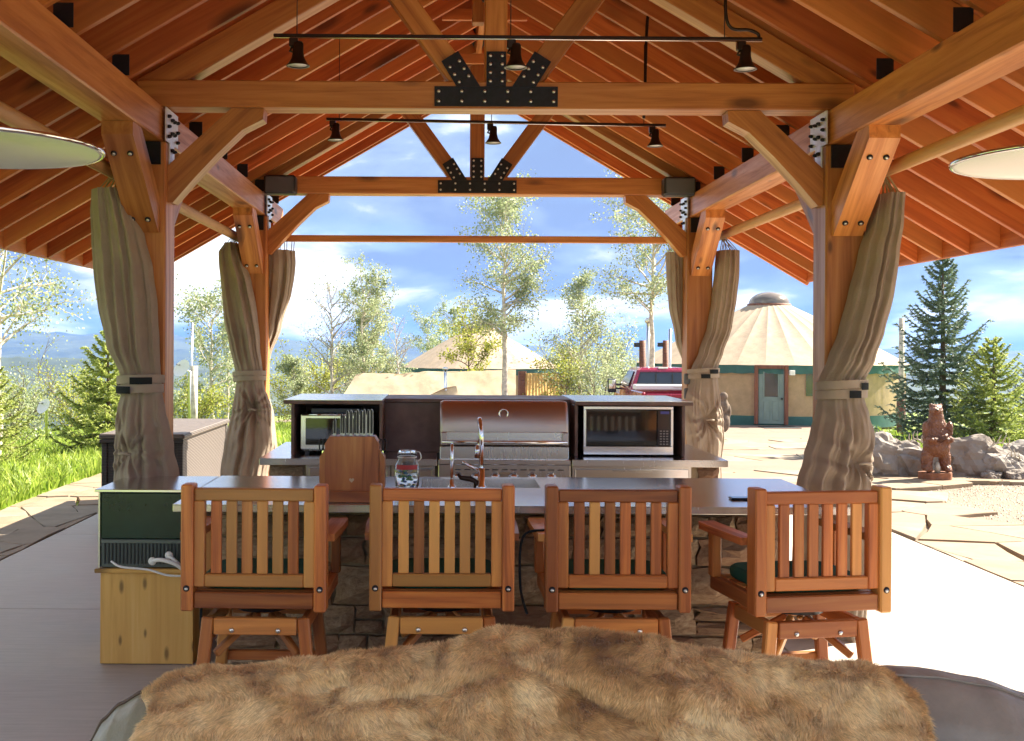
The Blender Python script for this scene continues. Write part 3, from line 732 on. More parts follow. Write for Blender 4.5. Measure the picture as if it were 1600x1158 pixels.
# ---------------------------------------------------------------- track lights, speakers, heaters, cables
def track_light(Y, x0, x1, py0, py1, heads, label, sc, rp):
    p0, p1 = at(x0, py0, Y), at(x1, py1, Y)
    r0 = root('track_light', (p0+p1)/2, label, 'track light', 'track lights hanging under the ridge')
    beam('rail', p0, p1, .035, .016, M['bronze'], r0, c=.003)
    MB().tube([p0+Vector((0, -.012, -.011)), p1+Vector((0, -.012, -.011))], .0042, 6).obj('rail_edge', M['chrome'], r0)
    for hx in heads:
        t_ = (hx-x0)/(x1-x0); p = p0.lerp(p1, t_)
        hd = MB().box(p+Vector((-.022, -.018, -.055)), p+Vector((.022, .018, -.010)), .004).obj('lamp_adapter', M['bronze'], r0)
        q_ = p+Vector((.012, 0, -.085))
        MB().tube([p+Vector((-.005, 0, -.05)), p+Vector((-.018, 0, -.075)), q_], .007, 8).obj('lamp_arm', M['bronze'], hd)
        prof = [(0, .055), (.022, .055), (.027, .045), (.027, .0), (.034, -.03), (.052, -.058), (.058, -.062), (.058, -.066), (.050, -.064), (.030, -.05), (0, -.045)]
        sh = MB().lathe([(a*1.0, b) for a, b in prof], q_+Vector((.01, 0, 0)), 24).obj('lamp_head', M['bronze'], r0)
        MB().lathe([(0, -.056), (.047, -.0565), (.050, -.0605), (.0, -.0625)], q_+Vector((.01, 0, 0)), 24).obj('lens', M['lens'], sh)
    for wx in rp:
        t_ = (wx-x0)/(x1-x0); p = p0.lerp(p1, t_); d = abs(p.x-XC); zt = ZR-SL*d+.1
        MB().tube([p, (p.x, p.y, zt)], .0028, 5).obj('suspension_wire', M['bronze'], r0)
    return r0
tl1 = track_light(5.75, 428, 1190, 56, 62, (459, 799, 1158), 'bronze track light rail with three spot heads, the nearer one above the front truss', 1, (464, 798, 1132))
tl2 = track_light(8.2, 510, 1040, 186, 196, (520, 766, 1019), 'bronze track light rail with three spot heads, the farther one between the trusses', 1, (530, 768, 1006))
# rubber conduits feeding the rails
def cable(name, pts, r, mat, label, cat='cable', parent=None):
    P_ = [Vector(p) for p in pts]; out = []
    for k in range(len(P_)-1):
        a, b, c_, d = P_[max(k-1, 0)], P_[k], P_[k+1], P_[min(k+2, len(P_)-1)]
        for i_ in range(6):
            u = i_/6; out.append(.5*((2*b)+(-a+c_)*u+(2*a-5*b+4*c_-d)*u*u+(-a+3*b-3*c_+d)*u**3))
    out.append(P_[-1]); o = MB().tube(out, r, 8).obj(name, mat, parent)
    if label: tag(o, label, cat)
    return o
cable('feed_cable', [at(1134, -40, 5.75), at(1134, 20, 5.75), at(1143, 44, 5.75), at(1170, 47, 5.75), at(1184, 53, 5.75), at(1186, 60, 5.75)], .0085, M['bronze'], None, parent=tl1)
cable('feed_cable', [at(1006, 185, 7.4), at(1008, 130, 7.4), at(1010, 60, 7.4), at(1014, 20, 7.4), at(1030, 15, 7.4), at(1060, 30, 7.45), at(1130, 75, 7.6)], .010, M['bronze'], None, parent=tl2)
for (a, b, lab) in ((at(438, 289, 10.5), -1, 'black box speaker mounted on the back tie beam beside the left plate beam'), (at(1061, 292, 10.5), 1, 'black box speaker mounted on the back tie beam beside the right plate beam')):
    r0 = root('speaker', a, lab, 'speaker', 'speakers on the back tie beam')
    rot = Matrix.Rotation(.0, 4, 'Z')
    MB().box(a+Vector((-.145, -.06, -.085)), a+Vector((.145, .10, .085)), .018).obj('cabinet', M['plastic'], r0)
    g_ = MB().box(a+Vector((-.128, -.068, -.070)), a+Vector((.128, -.0605, .070)), .006).obj('grille', M['greyplastic'], r0)
    MB().box(a+Vector((-.02, .10, -.05)), a+Vector((.02, .185, .05)), .004).obj('bracket', M['black'], r0)
pr0 = root('pale_roll', (at(862, 128, 7.0).x, 7.0, PZ1+.19), 'pale roll lying on top of the front tie beam, right of the black gusset plate', 'roll')
MB().tube([(at(842, 128, 7.0).x, 7.0, PZ1+.182), (at(884, 128, 7.0).x, 7.02, PZ1+.182)], .019, 14).obj('roll_sheet', M['white'], pr0)
def heater(x, Y, zc, label):
    r0 = root('hanging_heater', (x, Y, zc), label, 'heater', 'dome heaters hanging at the sides')
    MB().lathe([(0, .052), (.06, .050), (.15, .042), (.26, .026), (.36, .010), (.402, .003), (.410, -.004), (.404, -.012), (.392, -.008), (.36, .001), (.26, .014), (.15, .030), (.05, .038), (0, .040)], (x, Y, zc), 64).obj('reflector', M['dome'], r0)
    MB().tube([(x+.41*math.cos(a), Y+.41*math.sin(a), zc-.004) for a in [2*math.pi*k/64 for k in range(64)]], .008, 8, closed=True).obj('rim', M['chrome'], r0)
    MB().lathe([(0, .038), (.03, .036), (.045, .01), (.04, -.02), (0, -.03)], (x, Y, zc), 24).obj('burner', M['steel2'], r0)
    zt = ZR-SL*abs(x-XC)+.1
    MB().tube([(x, Y, zc+.045), (x, Y, zt)], .018, 12).obj('stem', M['bronze'], r0)
M['dome'] = simple('pale_satin_reflector', (.70, .70, .66), .30, .55)
heater(-1.555, 3.8, EYE+.648, 'round pale metal dome heater hanging at the left edge, under the rafters')
heater(2.115, 3.8, EYE+.628, 'round pale metal dome heater hanging at the right edge, under the rafters')

# ---------------------------------------------------------------- stone blocks for the bar bases
def stone_meshes(n, seed):
    out = []; rr = random.Random(seed)
    for k in range(n):
        mb = MB(); V = []; N = 3
        for a in range(N+1):
            for b in range(N+1):
                e = 1 if a in (0, N) or b in (0, N) else 0
                V.append((-.5+a/N+(rr.uniform(-.05, .05)), -.5 if not e else -.30+rr.uniform(0, .15), -.5+b/N+rr.uniform(-.05, .05)))
                if not e: V[-1] = (V[-1][0], -.5-rr.uniform(0, .45), V[-1][2])
        Fs = [(a*(N+1)+b, (a+1)*(N+1)+b, (a+1)*(N+1)+b+1, a*(N+1)+b+1) for a in range(N) for b in range(N)]
        ring = [a*(N+1) for a in range(N+1)]+[N*(N+1)+b for b in range(1, N+1)]+[a*(N+1)+N for a in range(N-1, -1, -1)]+[b for b in range(N-1, 0, -1)]
        m0 = len(V); V += [(V[i_][0], .5, V[i_][2]) for i_ in ring]
        for q_ in range(len(ring)): Fs.append((ring[q_], m0+q_, m0+(q_+1) % len(ring), ring[(q_+1) % len(ring)]))
        me = bpy.data.meshes.new('stone'); me.from_pydata(V, [], Fs)
        bm = bmesh.new(); bm.from_mesh(me); bmesh.ops.recalc_face_normals(bm, faces=bm.faces); bm.to_mesh(me); bm.free(); me.materials.append(M['ledge']); out.append(me)
    return out
STM = stone_meshes(9, 4)
def veneer(parent, p0, p1, z0, z1, seed, th=.06):
    """irregular stone courses from p0 to p1 (2D), the outward side to the right of the way from p0 to p1"""
    rr = random.Random(seed); p0, p1 = Vector((*p0, 0)), Vector((*p1, 0)); d = p1-p0; Ln = d.length; d.normalize(); n = Vector((d.y, -d.x, 0)); z = z0
    while z < z1-.03:
        h = min(rr.uniform(.09, .21), z1-z)
        if z1-z-h < .06: h = z1-z
        x = 0
        while x < Ln-.03:
            w = rr.uniform(.12, .38); w = Ln-x if Ln-x-w < .09 else w
            parts_ = [(0, h)] if (h < .15 or rr.random() < .6) else [(0, h*.5), (h*.5, h)]
            for a, b in parts_:
                c_ = p0+d*(x+w/2)+n*(th*.35)+Vector((0, 0, z+(a+b)/2))
                Mr = Matrix((d, -n, Vector((0, 0, 1)))).transposed().to_4x4() @ Matrix.Diagonal((w-.014, th*rr.uniform(.8, 1.3), b-a-.014, 1)); Mr.translation = c_
                inst('stone', rr.choice(STM), Mr, parent)
            x += w
        z += h

# ---------------------------------------------------------------- front bar counter
BX0, BX1, BY0, BY1, CH = -1.285, 1.95, 5.47, 6.67, .91
bar = root('bar_counter', ((BX0+BX1)/2, 6.07, 0), 'long stainless steel bar counter on a stone base with the wooden stools in front', 'bar counter')
bx, by = (-.12, .52), (6.17, 6.56)
# steel top built round the sink opening
for lo, hi in (((BX0, BY0), (BX1, by[0])), ((BX0, by[1]), (BX1, BY1)), ((BX0, by[0]), (bx[0], by[1])), ((bx[1], by[0]), (BX1, by[1]))):
    MB().box((lo[0], lo[1], CH-.003), (hi[0], hi[1], CH)).obj('counter_top', M['steel'], bar)
ed = MB().box((BX0, BY0, CH-.036), (BX1, BY0+.02, CH-.0035), .002).obj('counter_edge', M['steel2'], bar)
for (a, b) in (((BX0, BY0+.0205), (BX0+.02, BY1)), ((BX1-.02, BY0+.0205), (BX1, BY1)), ((BX0+.0205, BY1-.02), (BX1-.0205, BY1))):
    MB().box((a[0], a[1], CH-.036), (b[0], b[1], CH-.0035), .002).obj('counter_edge', M['steel2'], bar)
MB().box((BX0+.03, BY0+.03, CH-.030), (bx[0]-.02, BY1-.03, CH-.0045)).obj('underlay', M['darkcavity'], bar)
MB().box((bx[1]+.02, BY0+.03, CH-.030), (BX1-.03, BY1-.03, CH-.0045)).obj('underlay', M['darkcavity'], bar)
core = MB().box((-1.16, 6.02, 0), (1.72, 6.10, CH-.036)).obj('base_wall', M['mortar'], bar)
MB().box((-1.16, 6.58, 0), (1.72, 6.64, CH-.036)).obj('base_wall', M['mortar'], bar)
for xa in (-1.16, 1.64): MB().box((xa, 6.103, 0), (xa+.08, 6.577, CH-.036)).obj('base_wall', M['mortar'], bar)
veneer(core, (-1.18, 6.02), (1.74, 6.02), .0, CH-.04, 5); veneer(core, (1.72, 6.04), (1.72, 6.64), 0, CH-.04, 6)
# sink bowls
sk = MB()
def bowl(x0, x1, y0, y1, z):
    m = MB(); m.add([(x0, y0, CH-.001), (x1, y0, CH-.001), (x1, y1, CH-.001), (x0, y1, CH-.001), (x0+.01, y0+.01, z), (x1-.01, y0+.01, z), (x1-.01, y1-.01, z), (x0+.01, y1-.01, z)],
       [(0, 1, 5, 4), (1, 2, 6, 5), (2, 3, 7, 6), (3, 0, 4, 7), (4, 5, 6, 7)]); return m
s1 = bowl(bx[0]+.002, bx[1]-.002, by[0]+.002, by[1]-.002, CH-.20).obj('sink', M['steel2'], bar, fixn=False)
MB().lathe([(0, 0), (.04, .0), (.045, .004), (0, .006)], (.2, 6.36, CH-.199), 20).obj('drain', M['chrome'], s1)
# faucets
p = at(706, 763, 6.13); p.z = CH
fa = MB().lathe([(0, 0), (.022, 0), (.022, .012), (.012, .02), (.0095, .05), (0, .05)], p, 20).obj('small_tap', M['chrome'], bar)
MB().tube([p+Vector((0, 0, .04)), p+Vector((0, 0, .20)), p+Vector((0, .02, .225)), p+Vector((0, .06, .23)), p+Vector((0, .085, .20))], .0085, 12).obj('spout', M['chrome'], fa)
p = at(752, 763, 6.13); p.z = CH
fb = MB().lathe([(0, 0), (.028, 0), (.028, .012), (.019, .02), (.017, .11), (0, .11)], p, 20).obj('kitchen_tap', M['chrome'], bar)
arc = [p+Vector((0, .0, .09)), p+Vector((0, 0, .28))]+[p+Vector((-.008*math.sin(a), .07-.07*math.cos(a), .28+.085*math.sin(a))) for a in [math.pi*k/10 for k in range(1, 11)]]+[p+Vector((-.012, .142, .22))]
MB().tube(arc, .0115, 12).obj('gooseneck', M['chrome'], fb)
MB().tube([p+Vector((-.012, .142, .22)), p+Vector((-.016, .145, .15))], [.014, .019], 12).obj('spray_head', M['chrome'], fb)
MB().tube([p+Vector((-.02, 0, .10)), p+Vector((-.07, -.01, .125)), p+Vector((-.10, -.015, .145))], [.008, .007, .006], 8).obj('lever', M['chrome'], fb)
p3 = at(735, 757, 6.14); p3.z = CH
ms = MB().tube([p3+Vector((.03, 0, 0)), p3+Vector((.03, 0, .035)), p3+Vector((0, 0, .05)), p3+Vector((-.05, .01, .055)), p3+Vector((-.068, .012, .075))], [.014, .014, .016, .013, .008], 12).obj('soap_pump', M['bronze'], bar)

# dark green ice maker on a pine box at the left end of the bar
r0 = root('ice_maker', (-1.56, 6.3, .50), 'dark green fronted appliance with a grille and steel top, left of the bar', 'ice maker')
ix0, ix1, iy0, iy1 = -1.795, -1.305, 6.0, 6.62
MB().box((ix0+.008, iy0+.03, .503), (ix1-.008, iy1-.004, CH-.012), .004).obj('body', M['black'], r0)
MB().box((ix0+.012, iy0, .655), (ix1-.010, iy0+.028, CH-.016), .004).obj('front_panel', simple('dark_green_enamel', (.006, .028, .016), .22, 0, 3, .5), r0)
MB().box((ix0-.02, iy0-.008, CH-.012), (ix1+.015, iy1, CH+.002), .002).obj('steel_top', M['steel'], r0)
gr = MB().box((ix0+.012, iy0+.006, .505), (ix1-.010, iy0+.028, .652), .003).obj('grille', simple('grille_grey', (.09, .115, .105), .5), r0)
for k in range(24):
    x = ix0+.03+k*.0192
    MB().box((x, iy0-.002, .525), (x+.006, iy0+.006, .630)).obj('grille_bar', simple('grille_slot', (.02, .025, .024), .6) if k == 0 else bpy.data.materials['grille_slot'], gr)
MB().box((ix0+.014, iy0-.006, .632), (ix1-.012, iy0+.005, .650), .002).obj('grille_rail', simple('grille_rail', (.12, .15, .13), .5), gr)
MB().box((ix0-.001, iy0-.002, .503), (ix0+.0075, iy0+.03, CH-.013)).obj('side_trim', M['steel2'], r0)
pb = root('pine_box', (-1.55, 6.3, 0), 'knotty pine box standing on the concrete under the ice maker', 'wooden box')
MB().box((-1.784, 6.0, .004), (-1.30, 6.022, .478), .002).obj('front_board', M['pine'], pb, grain=(0, 0, 1))
for x in (-1.784, -1.322): MB().box((x, 6.0225, .004), (x+.02, 6.62, .478)).obj('side_board', M['pine'], pb, grain=(0, 0, 1))
MB().box((-1.812, 5.985, .4785), (-1.285, 6.64, .500), .003).obj('lid_board', M['pine'], pb, grain=(1, 0, 0))
r0 = root('coat_hook', at(262, 880, 5.96), 'white two-pronged hook fitting with a white hose, lying before the grille of the ice maker', 'hose')
cable('hose', [at(174, 877, 5.95), at(190, 886, 5.93), at(230, 890, 5.93), at(262, 899, 5.93), at(292, 900, 5.95)], .006, M['white'], None, parent=r0)
cable('prong', [at(236, 877, 5.93), at(252, 875, 5.91), at(275, 882, 5.91), at(292, 896, 5.94)], .011, M['white'], None, parent=r0)
cable('prong', [at(262, 870, 5.94), at(270, 873, 5.92), at(285, 888, 5.93)], .009, M['white'], None, parent=r0)
for q_ in (at(238, 877, 5.92), at(264, 868, 5.94)): MB().lathe([(0, -.006), (.02, -.004), (.022, 0), (.012, .008), (0, .008)], q_, 10, 'Y').obj('prong_end', M['white'], r0)
# knife block
KX, KY = xpx(551, 5.58), 5.56
kb = root('knife_block', (KX, KY+.08, CH), 'tall reddish wooden knife block with a small heart mark, on the bar', 'knife block')
MB().prism([(KX-.118, KY, CH+.006), (KX+.118, KY, CH+.006), (KX+.130, KY, CH+.03), (KX+.130, KY, CH+.284), (KX+.108, KY, CH+.318), (KX-.108, KY, CH+.318), (KX-.130, KY, CH+.284), (KX-.130, KY, CH+.03)], (0, .13, 0)).obj('block', M['acacia'], kb, grain=(0, 0, 1))
MB().box((KX-.105, KY-.022, CH+.002), (KX+.105, KY-.002, CH+.058), .003).obj('front_rail', M['acacia'], kb, grain=(1, 0, 0))
for s in (-1, 1): MB().prism([(KX+s*.132, KY+.02, CH+.004), (KX+s*.158, KY+.02, CH+.004), (KX+s*.158, KY+.02, CH+.215), (KX+s*.132, KY+.02, CH+.255)], (0, .09, 0)).obj('side_wing', M['acacia'], kb, grain=(0, 0, 1))
hp = [(KX+.011*1.1*16*math.sin(a)**3/16, KY-.0008, CH+.108+.011*(13*math.cos(a)-5*math.cos(2*a)-2*math.cos(3*a)-math.cos(4*a))/14) for a in [2*math.pi*k/24 for k in range(24)]]
MB().prism(hp, (0, -.0012, 0)).obj('heart_mark', simple('heart_inlay', (.50, .36, .24), .5), kb)
hk = [(-.088, .10), (-.056, .125), (-.044, .122), (-.028, .124), (-.008, .128), (.010, .120), (.024, .130), (.040, .126), (.056, .132), (.074, .128), (.092, .132)]
kl = ['%s knife %s the wooden knife block, black handle up' % a for a in (('short handled', 'in the left end slot of'), ('short handled', 'second from the left end in'), ('short handled', 'third from the left end in'), ('black handled', 'fourth from the left end in'), ('black handled', 'just left of the middle of'), ('black handled', 'in the very middle of'), ('long handled', 'just right of the middle of'), ('long handled', 'fourth from the right end in'), ('long handled', 'third from the right end in'), ('long handled', 'second from the right end in'), ('longest handled', 'in the right end slot of'))]
for n_, (dx, h) in enumerate(hk):
    b0 = Vector((KX+dx, KY+.045+.03*(n_ % 2), CH+.316)); ln = h if n_ > 2 else h*.85
    kn = root('knife', b0, kl[n_], 'knife', 'knives in the knife block')
    V = [b0+Vector((a*.0068, 0, b)) for a, b in ((-1, .002), (1, .002), (1.15, ln*.5), (1, ln-.012), (.4, ln), (-.4, ln), (-1, ln-.012), (-1.15, ln*.5))]
    MB().prism(V, (0, .020, 0)).obj('handle', M['handle'], kn)
    V2 = [Vector((b0.x+(v.x-b0.x)*.78, b0.y-.0022, b0.z+.012+(v.z-b0.z)*.90)) for v in V]
    MB().prism(V2, (0, .0020, 0)).obj('grip', M['black'], kn)
    MB().box(b0+Vector((-.0012, .004, -.16)), b0+Vector((.0012, .016, .002))).obj('blade', M['chrome'], kn)
for s in (-1, 1):
    sh = root('kitchen_shears', (KX+s*.146, KY+.06, CH+.26), 'black handled shears hung in the %s wing of the wooden knife block' % ('left' if s < 0 else 'right'), 'shears')
    for dx in (-.008, .010):
        c_ = Vector((KX+s*.146+dx, KY+.06, CH+.272)); MB().tube([c_+Vector((.009*math.cos(a), 0, .030*math.sin(a))) for a in [2*math.pi*k/14 for k in range(14)]], .0035, 6, closed=True).obj('finger_loop', M['black'], sh)
    MB().box((KX+s*.146-.004, KY+.058, CH+.15), (KX+s*.146+.004, KY+.061, CH+.245)).obj('blades', M['chrome'], sh)
# jar
jp = at(636, 764, 6.02); jp.z = CH+.001
jr = root('glass_jar', jp, 'clip top glass jar with a coloured label and sweets inside, beside the sink', 'jar')
MB().lathe([(0, 0), (.055, 0), (.063, .012), (.064, .10), (.060, .14), (.046, .165), (.046, .185), (.050, .188), (.050, .196), (.0475, .196), (.043, .165), (.057, .138), (.060, .10), (.059, .014), (0, .006)], jp, 36).obj('jar_body', M['clear'], jr)
MB().lathe([(0, .212), (.040, .212), (.046, .205), (.046, .1975), (0, .1975)], jp, 30).obj('jar_lid', M['clear'], jr)
MB().tube([jp+Vector((.049*math.cos(a), .049*math.sin(a), .176)) for a in [2*math.pi*k/24 for k in range(24)]], .003, 6, closed=True).obj('wire_bail', M['bolt'], jr)
cable('wire_clip', [jp+Vector((.048, -.01, .205)), jp+Vector((.066, -.012, .20)), jp+Vector((.072, -.012, .17)), jp+Vector((.055, -.012, .155))], .0028, M['bolt'], None, parent=jr)
lb = NT('jar_label'); vo = lb.n('ShaderNodeTexVoronoi'); vo.inputs['Scale'].default_value = 75; lb.l(lb.coord(rand=False), vo.inputs['Vector'])
hs = lb.n('ShaderNodeHueSaturation'); hs.inputs['Saturation'].default_value = .8; hs.inputs['Value'].default_value = .45; lb.l(vo.outputs['Color'], hs.inputs['Color']); lb.l(hs.outputs[0], lb.b.inputs['Base Color'])
def lf(u, v): 
    a = -math.pi/2+(u-.5)*2.0; return (jp.x+.0648*math.cos(a), jp.y+.0648*math.sin(a), jp.z+.115+.024*v)
MB().grid(lf, 14, 1).obj('paper_label', simple('red_label', (.50, .06, .06), .6), jr)
rr = random.Random(3); swm = [simple('sweet_%s' % n_, c_, .35) for n_, c_ in (('green', (.10, .32, .10)), ('yellow', (.60, .45, .08)), ('blue', (.08, .20, .45)), ('white', (.6, .6, .55)))]
for k in range(46):
    a, q_ = rr.uniform(0, 6.28), .046*math.sqrt(rr.random()); z = .016+.09*rr.random()
    bm = bmesh.new(); bmesh.ops.create_icosphere(bm, subdivisions=1, radius=.0105); me = bpy.data.meshes.new('sweet'); bm.to_mesh(me); bm.free(); me.materials.append(swm[k % 4])
    inst('sweet', me, Matrix.Translation(jp+Vector((q_*math.cos(a), q_*math.sin(a), z))) @ Matrix.Diagonal((1.2, .8, .7, 1)), jr)
# phone on the bar
pp = at(1153, 771, 5.75); pp.z = CH+.001
ph = root('phone', pp, 'dark flat phone lying on the right part of the steel counter', 'phone')
MB().box(pp+Vector((-.04, -.035, 0)), pp+Vector((.075, .035, .009)), .003).obj('case', M['black'], ph); MB().box(pp+Vector((-.035, -.031, .0092)), pp+Vector((.070, .031, .0100))).obj('screen', M['glassdark'], ph)

# ---------------------------------------------------------------- back counter with niches, grill, ovens
KX0, KX1 = at(405, 718, 7.7).x, at(1138, 720, 7.7).x
bk = root('kitchen_counter', ((KX0+KX1)/2, 8.3, 0), 'steel topped stone kitchen counter with raised slate niches behind the grill', 'kitchen counter')
nx0, nx1 = -1.05, 1.66; gx0, gx1 = -.045, .860
for (a, b) in ((KX0, gx0), (gx1, KX1)):
    MB().box((a, 7.70, CH-.004), (b, 9.0, CH)).obj('counter_top', M['steel'], bk)
    MB().box((a, 7.70, CH-.045), (b, 7.72, CH-.0045), .002).obj('counter_edge', M['steel2'], bk)
for x in (KX0, KX1-.02): MB().box((x, 7.7205, CH-.045), (x+.02, 9.0, CH-.0045)).obj('counter_edge', M['steel2'], bk)
base = MB().box((KX0+.05, 7.84, 0), (KX1-.05, 8.95, CH-.047)).obj('base', M['mortar'], bk)
veneer(base, (KX0+.05, 7.84), (KX0+.28, 7.84), 0, CH-.05, 11, .04); veneer(base, (KX1-.18, 7.84), (KX1-.03, 7.84), 0, CH-.05, 12, .04)
def cab(x0, x1, z0, z1, nm='cabinet_door', hnd=True):
    c_ = MB().box((x0, 7.80, z0), (x1, 7.838, z1), .003).obj('cabinet_frame', M['steel2'], bk)
    d = MB().box((x0+.022, 7.787, z0+.02), (x1-.022, 7.7995, z1-.02), .003).obj(nm, M['steel'], c_)
    if hnd: MB().box(((x0+x1)/2-.13, 7.770, z1-.036), ((x0+x1)/2+.13, 7.7865, z1-.022), .003).obj('handle', M['steel2'], c_)
cab(KX0+.30, -.36, .20, CH-.052); cab(-.355, gx0-.01, .20, CH-.052); cab(gx1+.01, 1.68, .60, CH-.052, 'drawer'); cab(gx1+.01, 1.68, .12, .595)
# niches
NZ = 1.29; ny0, ny1 = 7.92, 8.62
def slab_(nm, lo, hi, mt, par=None, c=.003): return MB().box(lo, hi, c).obj(nm, mt, par or bk)
for (a, b) in ((nx0, -.42), (.90, nx1)):
    nc = slab_('niche_side', (a, ny0, CH+.001), (a+.022, ny1, NZ-.026), M['slate']); slab_('niche_side', (b-.022, ny0, CH+.001), (b, ny1, NZ-.026), M['slate'])
    slab_('niche_back', (a+.0225, ny1-.02, CH+.001), (b-.0225, ny1, NZ-.026), M['slate'])
slab_('niche_top', (nx0-.05, ny0-.03, NZ-.025), (-.42, ny1+.25, NZ), M['slate']); slab_('niche_top', (.90, ny0-.03, NZ-.025), (nx1+.05, ny1+.25, NZ), M['slate'])
slab_('backsplash', (-.4195, 8.22, CH+.001), (.8995, 8.25, NZ-.026), M['slate']); slab_('splash_top', (-.4195, 8.19, NZ-.025), (.8995, ny1+.25, NZ), M['slate'])
for (a, b) in ((nx0-.05, -.42), (.90, nx1+.05)): slab_('top_sheet', (a+.004, ny0-.026, NZ+.001), (b-.004, ny1+.245, NZ+.004), M['steel'], c=0)
slab_('niche_rear', (nx0, ny1+.18, CH+.001), (nx1, ny1+.2, NZ-.026), M['slate'])
# toaster oven
tx0, tx1 = xpx(470, 8.0), xpx(559, 8.0); tz0, tz1 = CH+.022, zpx(645, 8.0, 520)
to = root('toaster_oven', ((tx0+tx1)/2, 8.1, CH), 'steel toaster oven standing in the left niche of the kitchen counter', 'toaster oven')
MB().box((tx0+.004, 8.012, tz0), (tx1-.004, 8.40, tz1-.004), .012).obj('body', M['steel2'], to)
fr = MB().box((tx0, 7.990, tz0+.012), (tx1, 8.0115, tz1-.006), .006).obj('door_frame', M['steel'], to)
MB().box((tx0+.038, 7.982, tz0+.045), (tx1-.022, 7.9895, tz1-.038), .003).obj('door_glass', M['glassdark'], to)
MB().tube([(tx0+.012, 7.962, tz1-.012), (tx1-.012, 7.962, tz1-.012)], .008, 10).obj('handle', M['chrome'], to)
for x in (tx0+.02, tx1-.02): MB().box((x-.006, 7.963, tz1-.020), (x+.006, 7.9895, tz1-.006)).obj('handle_post', M['chrome'], to)
MB().box((tx1+.001, 7.995, tz0+.012), (tx1+.11, 8.36, tz1-.006), .006).obj('control_panel', M['steel2'], to)
for x in (tx0+.03, tx1+.06): MB().box((x, 8.02, CH+.0015), (x+.03, 8.05, tz0-.001)).obj('foot', M['plastic'], to)
MB().box((tx0+.07, 8.02, tz1-.003), (tx1+.02, 8.38, tz1+.030), .004).obj('baking_tray', simple('blue_black_enamel', (.012, .018, .05), .3), to)
# microwave
mx0, mx1, mz0, mz1 = xpx(912, 7.96), xpx(1053, 7.96), CH+.012, zpx(635, 7.96, 980)
mw = root('microwave_oven', ((mx0+mx1)/2, 8.1, CH), 'built-in steel microwave oven with a dark glass door in the right niche', 'microwave oven')
MB().box((mx0+.01, 8.0, mz0+.004), (mx1-.01, 8.42, mz1-.004), .006).obj('body', M['steel2'], mw)
xs_ = mx1-.112
for nm, lo, hi in (('frame_rail', (mx0, mz1-.022), (mx1, mz1)), ('frame_rail', (mx0, mz0), (mx1, mz0+.058)), ('frame_stile', (mx0, mz0+.0585), (mx0+.020, mz1-.0225)), ('frame_stile', (mx1-.020, mz0+.0585), (mx1, mz1-.0225))):
    MB().box((lo[0], 7.955, lo[1]), (hi[0], 7.999, hi[1]), .003).obj(nm, M['steel'], mw)
MB().box((mx0+.0205, 7.962, mz0+.059), (xs_-.001, 7.996, mz1-.023), .004).obj('door_glass', M['glassdark'], mw)
cp = MB().box((xs_+.001, 7.961, mz0+.059), (mx1-.0205, 7.996, mz1-.023), .004).obj('control_panel', simple('key_panel', (.02, .022, .03), .12), mw)
MB().box((xs_+.022, 7.9595, mz1-.052), (mx1-.03, 7.9605, mz1-.034)).obj('display', simple('blue_display', (.05, .07, .40), .2), cp)
for a in range(3):
    for b in range(6): MB().box((xs_+.018+a*.022, 7.9595, mz0+.07+b*.018), (xs_+.032+a*.022, 7.9605, mz0+.078+b*.018)).obj('key', simple('key_print', (.25, .26, .27), .4) if a+b == 0 else bpy.data.materials['key_print'], cp)
# grill
GL, GR_ = xpx(686, 7.75)+.01, xpx(889, 7.75)
gl = root('gas_grill', ((GL+GR_)/2, 8.0, CH), 'built-in stainless gas grill with a closed rounded hood, in the middle of the kitchen counter', 'grill')
hz0, hz1 = zpx(697, 7.75, 790), zpx(627, 7.75, 790)
def hoodprof(k):
    pr = [(7.74, hz0), (7.74, hz0+.10)]+[(7.74+.13*(1-math.cos(a)), hz0+.10+(hz1-hz0-.10)*math.sin(a)) for a in [math.pi/2*j_/8 for j_ in range(1, 9)]]+[(8.10, hz1-.01), (8.16, hz1-.05), (8.16, hz0)]
    return pr
pr = hoodprof(0); n = len(pr); V = []; Fs = []
for x, sh in ((GL, .01), (GL+.025, 0), (GR_-.025, 0), (GR_, .01)): V += [(x, y+(sh if i_ < 9 else 0), z-(sh if i_ > 3 else 0)) for i_, (y, z) in enumerate(pr)]
Fs = [tuple(range(n)), tuple(range(3*n, 4*n))[::-1]]
for a in range(3): Fs += [(a*n+i_, a*n+(i_+1) % n, (a+1)*n+(i_+1) % n, (a+1)*n+i_) for i_ in range(n)]
hd = MB().add(V, Fs, True).obj('hood', M['hood'], gl)
hd.data.polygons.foreach_set('use_smooth', [len(p_.vertices) == 4 for p_ in hd.data.polygons])
MB().box((GL+.03, 7.728, hz0+.012), (GR_-.03, 7.7385, hz0+.095), .002).obj('hood_band', M['steel2'], gl)
bt = MB().tube([(GL+.012, 7.69, hz0+.030), (GR_-.012, 7.69, hz0+.030)], .0095, 14).obj('hood_handle', M['chrome'], gl)
for x in (GL+.006, GR_-.046): MB().box((x, 7.700, hz0+.008), (x+.040, 7.739, hz0+.095), .004).obj('handle_bracket', M['hood'], bt)
bd = MB().lathe([(.030, 0), (.036, -.004), (.030, -.008), (.024, -.004)], ((GL+GR_)/2-.005, 7.764, hz1-.085), 24, 'Y').obj('badge_ring', M['chrome'], gl)
MB().box((GL, 7.73, CH-.022), (GR_, 8.16, hz0-.003), .003).obj('firebox', M['steel2'], gl)
MB().box((GL-.01, 7.700, CH-.035), (GR_+.01, 7.7295, CH-.002), .003).obj('drip_lip', M['steel'], gl)
cpn = MB().box((GL-.01, 7.715, .60), (GR_+.01, 7.80, CH-.037), .003).obj('control_panel', M['steel2'], gl)
